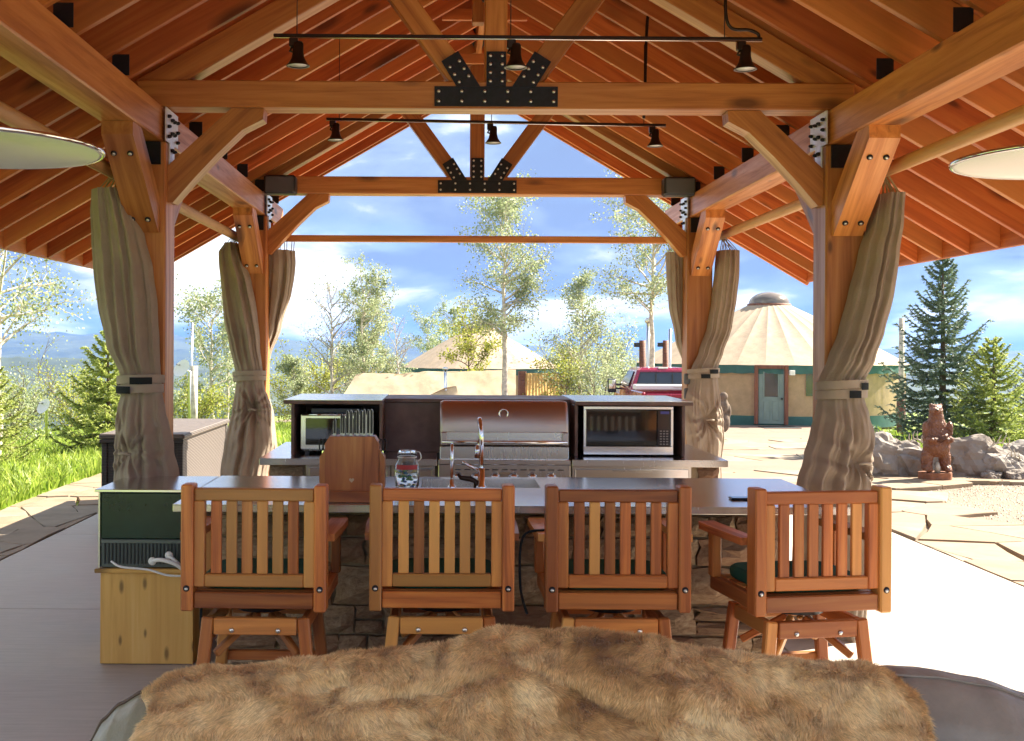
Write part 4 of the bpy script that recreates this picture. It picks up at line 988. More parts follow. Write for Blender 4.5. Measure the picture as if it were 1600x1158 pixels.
for k in range(6):
    x = GL+.12+k*(GR_-GL-.24)/5; z = zpx(746, 7.7, 790)
    kn = MB().lathe([(0, -.045), (.020, -.045), (.024, -.035), (.026, -.008), (.034, -.006), (.034, 0), (0, 0)], (x, 7.714, z), 20, 'Y').obj('knob', M['chrome'], cpn)
    MB().box((x-.02, 7.7125, z+.046), (x+.02, 7.7145, z+.052)).obj('vent_slot', M['black'], cpn)
    MB().box((x+.045, 7.7125, z+.046), (x+.085, 7.7145, z+.052)).obj('vent_slot', M['black'], cpn)
MB().box(((GL+GR_)/2-.04, 7.7115, z+.02), ((GL+GR_)/2+.05, 7.7145, z+.034)).obj('name_plate', M['chrome'], cpn)
MB().box((GL-.01, 7.72, .1), (GR_+.01, 7.80, .597), .003).obj('lower_door', M['steel2'], gl)

# ---------------------------------------------------------------- bar chairs
W = M['chair']
CHX = dict(w=.31)
def make_chair():
    r0 = root('bar_chair', (0, 0, 0), 'x', 'bar chair', 'wooden bar chairs along the counter')
    # stiles (back faces the camera, -y)
    for s in (-1, 1):
        st = MB().box((s*.284-.026, -.045, .535), (s*.284+.026, .045, 1.073), .006).obj('stile', W, r0, grain=(0, 0, 1))
        MB().tube([(s*.284, -.0460, .633), (s*.284, -.042, .633)], .014, 12).obj('bolt_hole', M['black'], st)
        MB().tube([(s*.284, -.050, .630), (s*.284, -.0465, .630)], .0075, 8).obj('bolt_head', M['bolt'], st)
    # back panel frame
    bp = MB().box((-.256, -.026, 1.003), (.256, .016, 1.056), .005).obj('top_rail', W, r0, grain=(1, 0, 0))
    MB().box((-.212, -.026, .636), (.212, .016, .690), .005).obj('bottom_rail', W, r0, grain=(1, 0, 0))
    for s in (-1, 1): MB().box((s*.236-.0235, -.026, .636), (s*.236+.0235, .016, 1.0025), .004).obj('side_rail', W, r0, grain=(0, 0, 1))
    for k in range(6):
        x = -.165+k*.066; MB().box((x-.0225, -.014, .6905), (x+.0225, .006, 1.0025), .003).obj('slat', W, r0, grain=(0, 0, 1))
    MB().box((-.256, -.030, .545), (.256, .012, .615), .005).obj('seat_back_rail', W, r0, grain=(1, 0, 0))
    # seat frame, slats, arms
    for s in (-1, 1):
        MB().box((s*.284-.018, .047, .55), (s*.284+.018, .47, .615), .005).obj('seat_side_rail', W, r0, grain=(0, 1, 0))
        MB().box((s*.296-.022, .40, .6155), (s*.296+.022, .455, .822), .005).obj('arm_post', W, r0, grain=(0, 0, 1))
        MB().prism([(s*.262, .047, .823), (s*.335, .047, .823), (s*.345, .30, .823), (s*.345, .50, .823), (s*.335, .53, .823), (s*.262, .53, .823)], (0, 0, .032)).obj('armrest', W, r0, grain=(0, 1, 0))
    MB().box((-.265, .45, .55), (.265, .49, .612), .005).obj('seat_front_rail', W, r0, grain=(1, 0, 0))
    for k in range(5): MB().box((-.262, .02+k*.086, .600), (.262, .09+k*.086, .6155), .003).obj('seat_slat', W, r0, grain=(1, 0, 0))
    def cf(u, v):
        th = u*2*math.pi; x = .245*math.copysign(abs(math.cos(th))**.35, math.cos(th)); y = .235+.215*math.copysign(abs(math.sin(th))**.35, math.sin(th))
        z = .617+.058*v; k = 1-.06*(2*v-1)**4; return (x*k, (y-.235)*k+.235, z)
    m = MB().grid(cf, 48, 8, wrap=True); m.add([cf(i_/48, 1) for i_ in range(48)]+[cf(i_/48, 0) for i_ in range(48)], [tuple(range(48)), tuple(range(48, 96))[::-1]]); 
    m.obj('cushion', M['cushion'], r0)
    # swivel and base
    MB().lathe([(0, .50), (.12, .50), (.12, .549), (0, .549)], (0, .22, 0), 24).obj('swivel_plate', M['black'], r0)
    zt = .497
    for s in (-1, 1):
        for yy_, d in ((.03, -1), (.41, 1)):
            beam('leg', (s*.205, yy_, zt), (s*.255, yy_+d*.03, .004), .052, .042, W, r0, up=(0, 1, 0))
    for yy_, nm in ((.022, 'rear_apron'), (.418, 'front_apron')): 
        ap = MB().box((-.178, yy_-.018, .425), (.178, yy_+.018, zt), .004).obj(nm, W, r0, grain=(1, 0, 0))
        if nm == 'rear_apron':
            for s in (-1, 1): MB().lathe([(0, -.008), (.008, -.006), (.012, 0), (0, 0)], (s*.10, yy_-.0185, .445), 12, 'Y').obj('bolt_head', M['bolt'], ap)
    for s in (-1, 1): MB().box((s*.207-.015, .060, .43), (s*.207+.015, .378, zt-.002), .004).obj('side_apron', W, r0, grain=(0, 1, 0))
    for s in (-1, 1):
        beam('corner_brace', (s*.18, .05, .33), (s*.03, .20, .47), .03, .035, W, r0); beam('corner_brace', (s*.18, .39, .33), (s*.03, .24, .47), .03, .035, W, r0)
        MB().box((s*.236-.013, .055, .16), (s*.236+.013, .385, .20), .004).obj('stretcher', W, r0, grain=(0, 1, 0))
    MB().box((-.215, .43, .20), (.215, .465, .245), .004).obj('foot_rest', W, r0, grain=(1, 0, 0)); MB().box((-.21, .0, .16), (.21, .03, .20), .004).obj('stretcher', W, r0, grain=(1, 0, 0))
    return r0
ch0 = make_chair(); ch = [ch0]+[copy_tree(ch0) for _ in range(3)]
YC = 4.93
for c_, px_, rz, dy, lab in zip(ch, (399, 691, 965, 1281), (-1.5, .3, .5, 9), (0, .03, .02, 0),
      ('reddish wooden bar chair at the left end of the counter, beside the pine box', 'slatted wooden bar chair in front of the sink, second from the pine box',
       'slatted wooden bar chair between the sink and the right post, squarely facing the counter', 'swivelled wooden bar chair at the right end of the counter, green cushion sunlit')):
    c_.location = (at(px_, 760, YC+dy).x, YC+dy, 0); c_.rotation_euler = (0, 0, R(rz)); c_['label'] = lab
cable('seat_cord', [ch[0].location+Vector((-.24, .05, .53)), ch[0].location+Vector((-.23, .02, .40)), ch[0].location+Vector((-.20, .03, .25))], .006, M['velcro'], 'dark cord hanging below the seat of the chair beside the pine box', 'cord')
cable('seat_cord', [ch[2].location+Vector((-.30, .12, .86)), ch[2].location+Vector((-.40, .10, .83)), ch[2].location+Vector((-.41, .08, .62)), ch[2].location+Vector((-.38, .08, .5))], .006, M['velcro'], 'dark cord looped over the left arm of the chair between sink and right post', 'cord')

# ---------------------------------------------------------------- sofa in the foreground with a fur pelt
SY = 3.32
def sil(px_, tab):
    for (a, b), (c_, d) in zip(tab, tab[1:]):
        if a <= px_ <= c_: t_ = (px_-a)/(c_-a); return b+(d-b)*(t_*t_*(3-2*t_)*.5+t_*.5)
    return tab[0][1] if px_ < tab[0][0] else tab[-1][1]
TOP = [(120, 1200), (145, 1158), (165, 1122), (190, 1098), (225, 1079), (262, 1068), (330, 1055), (500, 1040), (900, 1030), (1200, 1040), (1385, 1042), (1450, 1046), (1530, 1060), (1600, 1082), (1680, 1115), (1760, 1160), (1800, 1300)]
def sofa_fn(shift=0.0):
    def fn(u, v):
        px_ = 120+u*1680; ztop = zpx(sil(px_, TOP), SY, px_)-shift; x = xpx(px_, SY, 1100)
        # v: 0 rear foot .. back top .. front face down to the seat
        prof = [(0, .50, .22), (.18, .42, ztop-.12), (.28, .30, ztop-.03), (.36, .16, ztop), (.44, .06, ztop-.02), (.54, -.04, ztop-.10), (.75, -.12, ztop-.33), (1, -.24, .40)]
        for (a, ya, za), (b, yb, zb) in zip(prof, prof[1:]):
            if a <= v <= b: t_ = (v-a)/(b-a); y, z = ya+(yb-ya)*t_, za+(zb-za)*t_; break
        if shift == 0: y += .010*mnoise.noise((x*2.5, v*4, 0)); z += .010*mnoise.noise((x*2.2+5, v*5, 1))
        return (x, SY-.16+y, z)
    return fn
sf = root('sofa', (.35, SY, 0), 'grey leather sofa in the foreground with a brown fur pelt over its backrest', 'sofa')
fx = sofa_fn(0)
def part_fn(u0, u1, inset): 
    def f(u, v):
        uu = u0+(u1-u0)*u; x, y, z = fx(uu, v); e = min(u, 1-u)*(u1-u0)*1680
        k = max(0, 1-e/45); return (x, y+0, z-.045*k**3*inset)
    return f
for (u0, u1, mt) in ((.0, .118, 'leather2'), (.1185, .43, 'leather'), (.4305, .745, 'leather'), (.7455, 1, 'leather')):
    MB().grid(part_fn(u0, u1, 1 if u0 > .1 else .2), 60, 44).obj('back_cushion', M[mt], sf)
def pip(u0, u1, v, r_): return [Vector(fx(u0+(u1-u0)*k/60, v))+Vector((0, -.002, .002)) for k in range(61)]
MB().tube(pip(.0, .118, .37, 0), .0065, 8).obj('piping', M['piping'], sf); MB().tube(pip(.7455, 1, .40, 0), .0045, 8).obj('piping', M['leather'], sf)
MB().box((-1.0, 1.95, .14), (1.9, 3.02, .44), .04).obj('seat_cushion', M['leather'], sf)
MB().box((-1.0, 3.03, .10), (1.9, 3.60, .30), .02).obj('sofa_base', M['leather'], sf)
for x in (-1.15, 2.0):
    for y in (2.0, 3.5): MB().box((x, y, .003), (x+.07, y+.07, .118), .004).obj('sofa_foot', M['rustpost'], sf)

# the pelt: lumpy skin draped over the back, then short hair
PT = [(205, 1132), (235, 1075), (250, 1050), (285, 1027), (330, 1019), (400, 1018), (450, 1010), (500, 1006), (560, 996), (640, 990), (690, 988), (730, 975), (775, 962), (840, 966), (900, 965), (960, 972), (1010, 976), (1050, 990), (1100, 996), (1200, 1006), (1270, 1010), (1330, 1013), (1350, 1022), (1385, 1046), (1400, 1070)]
def pelt(u, v):
    # left border runs inward with v, as the hide ends in a pointed flap
    left = [(0, 248), (.25, 240), (.42, 262), (.52, 208), (.58, 212), (.68, 320), (1, 335)]
    lx = sil(v, left); rx = 1398-60*max(0, v-.3)**1.2
    rx = 1396
    px_ = lx+(rx-lx)*u
    zr = zpx(sil(px_, PT), SY, px_)-.022
    e = min(u*2.2, (1-u)*9, 1)
    if v < .3:
        t_ = v/.3; y = .36*(1-t_)**1.0-.02; z = zr-.30*(1-t_)**2.2
    else:
        t_ = (v-.3)/.7; y = -.02-.32*t_**.85; z = zr-.50*t_**1.45-.03*t_
    x = xpx(px_, SY, 1050)
    l = mnoise.noise((x*3.1, y*4+v*2.2, 3.3))*.040+mnoise.noise((x*7.5, v*6.5, 8.1))*.020+mnoise.noise((x*16, v*13, 1.1))*.006
    g1 = .030*math.exp(-(((px_-1040)/50)**2+((v-.50)/.05)**2))
    g2 = -.035*math.exp(-(((px_-640)/110)**2+((v-.48)/.03)**2))-.035*math.exp(-(((px_-520)/35)**2+((v-.42)/.05)**2))-.03*math.exp(-(((px_-905)/90)**2+((v-.55-.001*(px_-905))/.03)**2))
    l *= min(1, .25+abs(v-.3)*4)
    return Vector((x, SY-.15+y-(l+g1+g2)*.8, z+(l+g1+g2)*.55+.008))
pl = root('fur_pelt', (.3, SY, .85), 'brown animal fur pelt draped over the back of the foreground sofa', 'fur pelt')
NU_, NV_ = 260, 110
gr_ = [[pelt(i_/NU_, j_/NV_) for i_ in range(NU_+1)] for j_ in range(NV_+1)]
G = np.array([[tuple(p_) for p_ in row] for row in gr_])
mb = MB(); mb.v = [tuple(p_) for row in G for p_ in row]
mb.f = [(j_*(NU_+1)+i_, j_*(NU_+1)+i_+1, (j_+1)*(NU_+1)+i_+1, (j_+1)*(NU_+1)+i_) for j_ in range(NV_) for i_ in range(NU_)]; mb.sm = [True]*len(mb.f)
t = NT('brown_fur'); P_ = t.n('ShaderNodeNewGeometry').outputs['Position']
mpx = t.n('ShaderNodeMapping'); mpx.inputs['Scale'].default_value = (1, 1, 1.6); t.l(P_, mpx.inputs[0])
n = t.noise(mpx.outputs[0], 3.4, 5, .6, .6); nn = t.noise(mpx.outputs[0], 16, 4, .6, 1.2)
c = t.ramp(n, [(.30, (.50, .27, .10)), (.43, (.76, .51, .24)), (.62, (.90, .72, .43))]); c = t.mix(t.ramp(nn, [(.36, .28), (.50, 0.0)]), c, (.30, .13, .048))
sxx = t.n('ShaderNodeSeparateXYZ'); t.l(P_, sxx.inputs[0])
c = t.mix(t.ramp(m2b := sxx.outputs[0], [(0.0, 0.0), (.001, 0.0)]), c, c)
mrx = t.n('ShaderNodeMapRange'); mrx.inputs['From Min'].default_value = -.45; mrx.inputs['From Max'].default_value = -.85; mrx.inputs['To Max'].default_value = .75; t.l(sxx.outputs[0], mrx.inputs['Value'])
c = t.mix(mrx.outputs[0], c, (.86, .66, .38)); 
gi = t.n('ShaderNodeNewGeometry'); hv = t.n('ShaderNodeHueSaturation'); mr2 = t.n('ShaderNodeMapRange'); mr2.inputs['To Min'].default_value = .70; mr2.inputs['To Max'].default_value = 1.3
t.l(gi.outputs['Random Per Island'], mr2.inputs['Value']); t.l(mr2.outputs[0], hv.inputs['Value']); t.l(c, hv.inputs['Color']); t.l(hv.outputs[0], t.b.inputs['Base Color'])
t.b.inputs['Roughness'].default_value = .55; t.b.inputs['Sheen Weight'].default_value = .3
tr_ = t.n('ShaderNodeBsdfTranslucent'); t.l(hv.outputs[0], tr_.inputs[0]); ms_ = t.n('ShaderNodeMixShader'); ms_.inputs[0].default_value = .2
t.l(t.b.outputs[0], ms_.inputs[1]); t.l(tr_.outputs[0], ms_.inputs[2]); t.l(ms_.outputs[0], t.out.inputs[0])
M['fur'] = t.m
mb.obj('hide', t.m, pl, fixn=False)
NH = 300000
ui = rng.uniform(0, NU_-1e-3, NH); vi = rng.uniform(0, NV_-1e-3, NH); i0 = ui.astype(int); j0 = vi.astype(int); fu = (ui-i0)[:, None]; fv = (vi-j0)[:, None]
Pp = G[j0, i0]*(1-fu)*(1-fv)+G[j0, i0+1]*fu*(1-fv)+G[j0+1, i0]*(1-fu)*fv+G[j0+1, i0+1]*fu*fv
du = G[j0, i0+1]-G[j0, i0]; dv = G[j0+1, i0]-G[j0, i0]; N_ = np.cross(dv, du); N_ /= np.linalg.norm(N_, axis=1, keepdims=True)+1e-9
N_ *= np.where((N_[:, 1] < 0) | (N_[:, 2] > 0), 1, -1)[:, None]
T = dv/(np.linalg.norm(dv, axis=1, keepdims=True)+1e-9); S = du/(np.linalg.norm(du, axis=1, keepdims=True)+1e-9)
sw = fbm(Pp[:, 0]*1.0, Pp[:, 1]+Pp[:, 2]*1.3, .55, 4)[:, None]; sw2 = fbm(Pp[:, 0]+3, Pp[:, 2]*1.5, .13, 3)[:, None]
comb = T*(.55+.35*sw2)+S*(.75*sw+.25*sw2)+N_*.60+rng.normal(0, .12, (NH, 3)); comb /= np.linalg.norm(comb, axis=1, keepdims=True)
clump = rng.normal(0, 1, (NH, 1))
ln = (rng.uniform(.018, .034, (NH, 1)))*(1+.25*sw2); p1 = Pp+comb*ln*.5; droop = comb+T*.35+np.array([0, 0, -.25])+rng.normal(0, .07, (NH, 3)); droop /= np.linalg.norm(droop, axis=1, keepdims=True); p2 = p1+droop*ln*.55
side = np.cross(comb, np.array([0, -1.0, .35])); side /= np.linalg.norm(side, axis=1, keepdims=True)+1e-9; w = .0010
Vh = np.stack([Pp-side*w, Pp+side*w, p1+side*w*.8, p1-side*w*.8, p2], 1).reshape(-1, 3); b = (np.arange(NH)*5)[:, None]
tri = np.concatenate([b+np.array([[0, 1, 2]]), b+np.array([[0, 2, 3]]), b+np.array([[3, 2, 4]])], 0)
me = mesh_np('fur', Vh, tri); me.materials.append(t.m); tag(inst('fur', me, Matrix.Identity(4), pl), kind='stuff')

# ---------------------------------------------------------------- wicker storage box behind the left curtain
wb = root('wicker_box', (-2.75, 11.5, 0), 'long dark wicker storage box standing behind the front left curtain', 'wicker box')
wx0, wx1, wy0, wy1, wz = -3.12, -2.38, 10.5, 12.7, .85
for nm, lo, hi, mt in (('front_panel', (wx0+.05, wy0+.015, .06), (wx1-.05, wy0+.035, wz-.05), 'wicker_shaded'), ('side_panel', (wx1-.035, wy0+.06, .06), (wx1-.015, wy1-.06, wz-.05), 'wicker'), ('side_panel', (wx0+.015, wy0+.06, .06), (wx0+.035, wy1-.06, wz-.05), 'wicker'), ('back_panel', (wx0+.05, wy1-.035, .06), (wx1-.05, wy1-.015, wz-.05), 'wicker')):
    MB().box(lo, hi).obj(nm, M[mt], wb)
for x in (wx0, wx1-.055):
    for y in (wy0, wy1-.055): MB().box((x, y, .0), (x+.055, y+.055, wz-.05), .008).obj('corner_post', M['wicker_shaded'], wb)
MB().box((wx0-.02, wy0-.02, wz-.049), (wx1+.02, wy1+.02, wz), .012).obj('lid', M['wicker'], wb)
MB().box((wx0-.012, wy0-.024, wz-.085), (wx1+.012, wy0-.001, wz-.050), .004).obj('lid_rim', M['wicker_shaded'], wb)
# a pair of boots of dark material? left out; light switch boxes on the back right post
sb = root('switch_box', at(1078, 596, Y2-.14), 'two grey weatherproof switch boxes on the back right post', 'switch box')
for py in (592, 615): p = at(1074, py, Y2-.13); MB().box(p+Vector((-.035, -.04, -.05)), p+Vector((.03, .0, .05)), .008).obj('cover', M['greyplastic'], sb)

# ---------------------------------------------------------------- yurts
def yurt(cx, cy, gz, Rr, wall, roofh, label, door=None, npan=32, ringr=.12, seed=1, closed=False, bright=False):
    y0 = root('yurt', (cx, cy, gz), label, 'yurt', 'round canvas yurts')
    ze = gz+wall
    nseg = 96
    MB().lathe([(Rr, gz+.30), (Rr, ze-.20)], (cx, cy, 0), nseg).obj('wall', M['yurtwall'], y0)
    MB().lathe([(Rr+.015, gz-.15), (Rr+.015, gz+.30)], (cx, cy, 0), nseg).obj('base_band', M['teal'], y0)
    # eave valance with a lightly scalloped hem
    def vf(u, v):
        a = u*2*math.pi; rr_ = Rr+.10+.02*math.sin(a*48); return (cx+rr_*math.cos(a), cy+rr_*math.sin(a), ze+.02-v*(.30+.03*abs(math.sin(a*24))))
    MB().grid(vf, 192, 1, wrap=True).obj('valance', M['teal'], y0)
    # roof panels, each a gore that sags a little between its rafters
    rt = ringr*Rr*1.0; V = []; nu, nv = 6, 10
    def rf(u, v):
        a = (u-.5)*2*math.pi/npan; r_ = Rr+.14+(rt-Rr-.14)*v; z = ze+.02+roofh*v+.02*math.sin(v*3.1)*roofh
        sag = (.035*(Rr/4.5))*(1-(2*u-1)**2)*(.25+math.sin(math.pi*v))
        return (r_*math.cos(a), r_*math.sin(a), z-sag-gz)
    me = bpy.data.meshes.new('roof_panel'); mb = MB().grid(rf, nu, nv); me.from_pydata(mb.v, [], mb.f); me.polygons.foreach_set('use_smooth', [True]*len(mb.f)); me.materials.append(M['yurtroof'])
    for k in range(npan): inst('roof_panel', me, Matrix.Translation((cx, cy, gz)) @ Matrix.Rotation(2*math.pi*k/npan, 4, 'Z'), y0)
    zt = ze+.02+roofh
    MB().lathe([(rt+.06, zt-.06), (rt+.06, zt+.04), (rt-.02, zt+.06)], (cx, cy, 0), 40).obj('crown_ring', M['rustpost'], y0)
    MB().lathe([(rt, zt+.05)]+[(rt*math.cos(a), zt+.05+rt*.60*math.sin(a)) for a in [math.pi/2*k/8 for k in range(1, 9)]], (cx, cy, 0), 40).obj('skylight_dome', simple('smoked_dome', (.16, .13, .11), .18, 0, **{'Specular_IOR_Level': .8}) if 'smoked_dome' not in bpy.data.materials else bpy.data.materials['smoked_dome'], y0)
    if door:
        az, dw, dh = door; d = Vector((math.sin(az), -math.cos(az), 0)); t_ = Vector((math.cos(az), math.sin(az), 0)); c_ = Vector((cx, cy, gz+.0))+d*(Rr+.02)
        def bx_(nm, x0, x1, z0, z1, f0, f1, mt, par):
            m = MB().box((x0, f0, z0), (x1, f1, z1), .008); Mt = Matrix((t_, d, Vector((0, 0, 1)))).transposed().to_4x4(); Mt.translation = c_
            m.v = [tuple(Mt @ Vector(p_)) for p_ in m.v]; return m.obj(nm, mt, par, grain=(0, 0, 1))
        fr = bx_('door_frame', -dw/2-.14, -dw/2, 0, dh+.14, -.2, .13, M['rustpost'], y0); bx_('door_frame', dw/2, dw/2+.14, 0, dh+.14, -.2, .13, M['rustpost'], y0); bx_('door_frame', -dw/2+.003, dw/2-.003, dh+.003, dh+.14, -.2, .13, M['rustpost'], y0)
        dr = bx_('door', -dw/2+.006, dw/2-.006, .02, dh, 0, .05, M['tealdoor'], y0)
        bx_('pane', -.27, .27, dh*.50, dh*.93, .052, .062, M['glass'], dr)
        for a in (-.27, .25): bx_('pane_trim', a-.02, a+.03, dh*.48, dh*.95, .063, .075, M['tealdoor'], dr)
        for a, b in ((-.27, -.05), (.05, .27)): bx_('raised_panel', a, b, .16, dh*.42, .052, .068, M['tealdoor'], dr)
        MB().tube([c_+t_*(dw/2-.09)+d*.05+Vector((0, 0, .95)), c_+t_*(dw/2-.09)+d*.12+Vector((0, 0, .95))], .035, 10).obj('door_knob', M['bronze'], dr)
    return y0
GY = 42.0; gy = float(terrain(9, 38))
ycx = (1200-694)*GY/F; YR = 4.62
YCX, YCY, YR = 13.3, 47.2, 5.23
y1_ = yurt(YCX, YCY, -1.17+.02, YR, 2.15, 2.38, 'large tan canvas yurt with teal trim and a sage green door', door=(R(-14.7), .92, 2.03), ringr=.155)
# the yurt window on the right of the door
a = R(3.5); c_ = Vector((YCX, YCY, 0))+Vector((math.sin(a), -math.cos(a), 0))*(YR+.03)
tt = Vector((math.cos(a), math.sin(a), 0)); MB().add([c_+tt*-.45+Vector((0, 0, -.1)), c_+tt*.45+Vector((0, 0, -.1)), c_+tt*.45+Vector((0, 0, .72)), c_+tt*-.45+Vector((0, 0, .72))], [(0, 1, 2, 3)]).obj('window', M['glass'], y1_)
lampb = root('wall_lamp', (ycx+1.0, GY-.32, .55), 'small white lamp box at the right of the yurt door', 'wall lamp'); MB().box((ycx+.68, GY-.44, .66), (ycx+.86, GY-.30, .84), .01).obj('lamp_case', M['white'], lampb)
dk = root('yurt_deck', (ycx-.3, GY-2.2, -1.3), 'low wooden deck in front of the sage yurt door', 'deck')
for k in range(9):
    y = GY-3.6+k*.40; MB().box((ycx-4.2, y, -1.23), (ycx+1.8, y+.39, -1.18), .004).obj('deck_plank', simple('weathered_deck', (.24, .16, .12), .7, 0, 4, .2) if k == 0 else bpy.data.materials['weathered_deck'], dk)
MB().box((ycx-4.2, GY-3.66, -1.55), (ycx+1.8, GY-3.605, -1.19), .004).obj('deck_skirt', M['rustpost'], dk)
mtt = root('door_mat', (ycx, GY-.6, -1.17), 'dark mat lying on the deck at the sage yurt door', 'door mat'); MB().box((ycx-.55, GY-1.6, -1.178), (ycx+.75, GY-.7, -1.160), .004).obj('mat', M['velcro'], mtt)
Y2c = 56.0; sc2 = F/Y2c
y2_ = yurt(1.86, 59.9, -1.67, 3.98, 2.20, 1.98, 'smaller tan yurt with teal trim behind the cream tent and a sunlit shrub', ringr=.17, npan=28)
# tall stove pipes and rust posts beside the yurt
def pole(name, px_, py0, py1, Y, r_, mt, label, cat, cap=None, group=None):
    a = at(px_, py0, Y); zb = float(terrain(a.x, Y))-.1
    r0 = root(name, (a.x, Y, zb), label, cat, group)
    MB().tube([(a.x, Y, zb), (a.x, Y, a.z)], r_, 12).obj('shaft', mt, r0)
    if cap == 'cap': MB().lathe([(0, .10), (r_*1.2, .08), (r_*1.9, 0), (r_*1.6, -.12), (0, -.12)], (a.x, Y, a.z), 14).obj('cap', mt, r0)
    if cap == 'arm': MB().box((a.x-.30, Y-.06, a.z-.24), (a.x-.10, Y+.06, a.z-.08), .01).obj('lamp_head', M['plastic'], r0)
    return r0
pole('stove_pipe', 1013, 500, 560, 44, .075, M['bolt'], 'tall pale stove pipe rising left of the large yurt roof', 'stove pipe', 'cap')
pole('timber_post', 1004, 532, 560, 41, .12, M['rustpost'], 'thick rust brown post with a lamp, left of the large yurt', 'post', 'arm')
pole('timber_post', 1040, 532, 560, 43, .11, M['rustpost'], 'rust brown post with a lamp, showing beside the back right curtain', 'post', 'arm')
pole('stove_pipe', 1047, 514, 560, 44, .06, M['bolt'], 'thin pale pipe beside the back right curtain', 'stove pipe')
pole('timber_post', 879, 584, 620, 48, .13, M['rustpost'], 'dark brown post at the right end of the yellow drape', 'post')
pole('timber_post', 816, 580, 620, 47.6, .18, M['rustpost'], 'dark brown post between the cream tent and the yellow drape', 'post')
pole('timber_post', 1408, 612, 660, 27, .10, M['rustpost'], 'thin rust post under the big spruce beside the right curtain', 'post')
pole('flag_pole', 1409, 497, 640, 30, .07, M['bark'], 'pale pole rising at the left edge of the big spruce', 'pole')

# wall tent with a pitched canvas top
TY = 40.0
def canvas(nm, a, b, c2, d, par, mat, nu=40, nv=14, amp=.05, seed=0, fold=0, back=False):
    a, b, c2, d = map(Vector, (a, b, c2, d))
    nrm = (b-a).cross(d-a).normalized()
    def f(u, v):
        p_ = (a*(1-u)+b*u)*(1-v)+(d*(1-u)+c2*u)*v; q = amp*mnoise.noise((p_.x*.9, p_.y, p_.z*1.6+seed))+amp*.5*mnoise.noise((p_.x*3+p_.z*2, p_.y, p_.z*1.1+seed))
        if fold: q += fold*math.sin(u*70+math.sin(v*3+u*9))*(.4+.6*v)
        return p_+nrm*q
    return MB().grid(f, nu, nv).obj(nm, mat, par)
def tp(px_, py, Y): return at(px_, py, Y)
tent = root('canvas_tent', (tp(680, 600, TY).x, TY+1.5, -1.2), 'long low cream canvas tent behind the kitchen counter, a stove pipe before it', 'tent')
A_, B_, = tp(536, 618, TY), tp(806, 622, TY); gzt = -1.25
tl_, tr_2 = tp(556, 585, TY+1.2), tp(806, 578, TY+1.2)
A_b, B_b = Vector((A_.x, TY, gzt)), Vector((B_.x, TY, gzt))
canvas('front_wall', A_b, B_b, B_, A_, tent, M['canvas'], 50, 10, .06, 1)
canvas('front_slope', A_, B_, tr_2, tl_, tent, M['canvas'], 70, 12, .05, 2)
bl_, br_ = Vector((tl_.x+.1, TY+3.2, tl_.z-.75)), Vector((tr_2.x, TY+3.2, tr_2.z-.75))
canvas('rear_slope', tl_, tr_2, br_, bl_, tent, M['canvas'], 40, 6, .05, 3)
canvas('end_wall', B_b, Vector((B_b.x, TY+3.2, gzt)), br_, B_, tent, M['canvas'], 10, 6, .04, 4); canvas('end_wall', Vector((A_b.x, TY+3.2, gzt)), A_b, A_, bl_, tent, M['canvas'], 10, 6, .04, 5)
dr_ = root('canvas_drape', (tp(846, 600, 47.5).x, 47.5, -1.5), 'yellow canvas drape hanging between two brown posts before the smaller yurt', 'drape')
canvas('drape', tp(821, 640, 47.5), tp(874, 640, 47.5), tp(874, 583, 47.5), tp(821, 583, 47.5), dr_, M['ybright'], 120, 10, .03, 6, .05)
sp = root('tent_stove_pipe', (tp(697, 610, 37).x, 37, -1.0), 'short steel stove pipe standing before the cream tent', 'stove pipe')
p = tp(696, 576, 37); MB().tube([(p.x, 37, -.9), (p.x, 37, p.z)], .055, 12).obj('pipe', M['chrome'], sp); MB().lathe([(0, .06), (.08, .04), (.10, -.02), (.075, -.03)], p, 14).obj('cap', M['chrome'], sp)
MB().add([tp(670, 618, 36.6), tp(695, 606, 36.8), tp(713, 603, 37.2), tp(716, 618, 37.0), tp(697, 618, 38.4)], [(0, 4, 1), (1, 4, 2), (2, 4, 3), (0, 1, 2, 3)]).obj('canvas_hood', M['canvas'], sp)

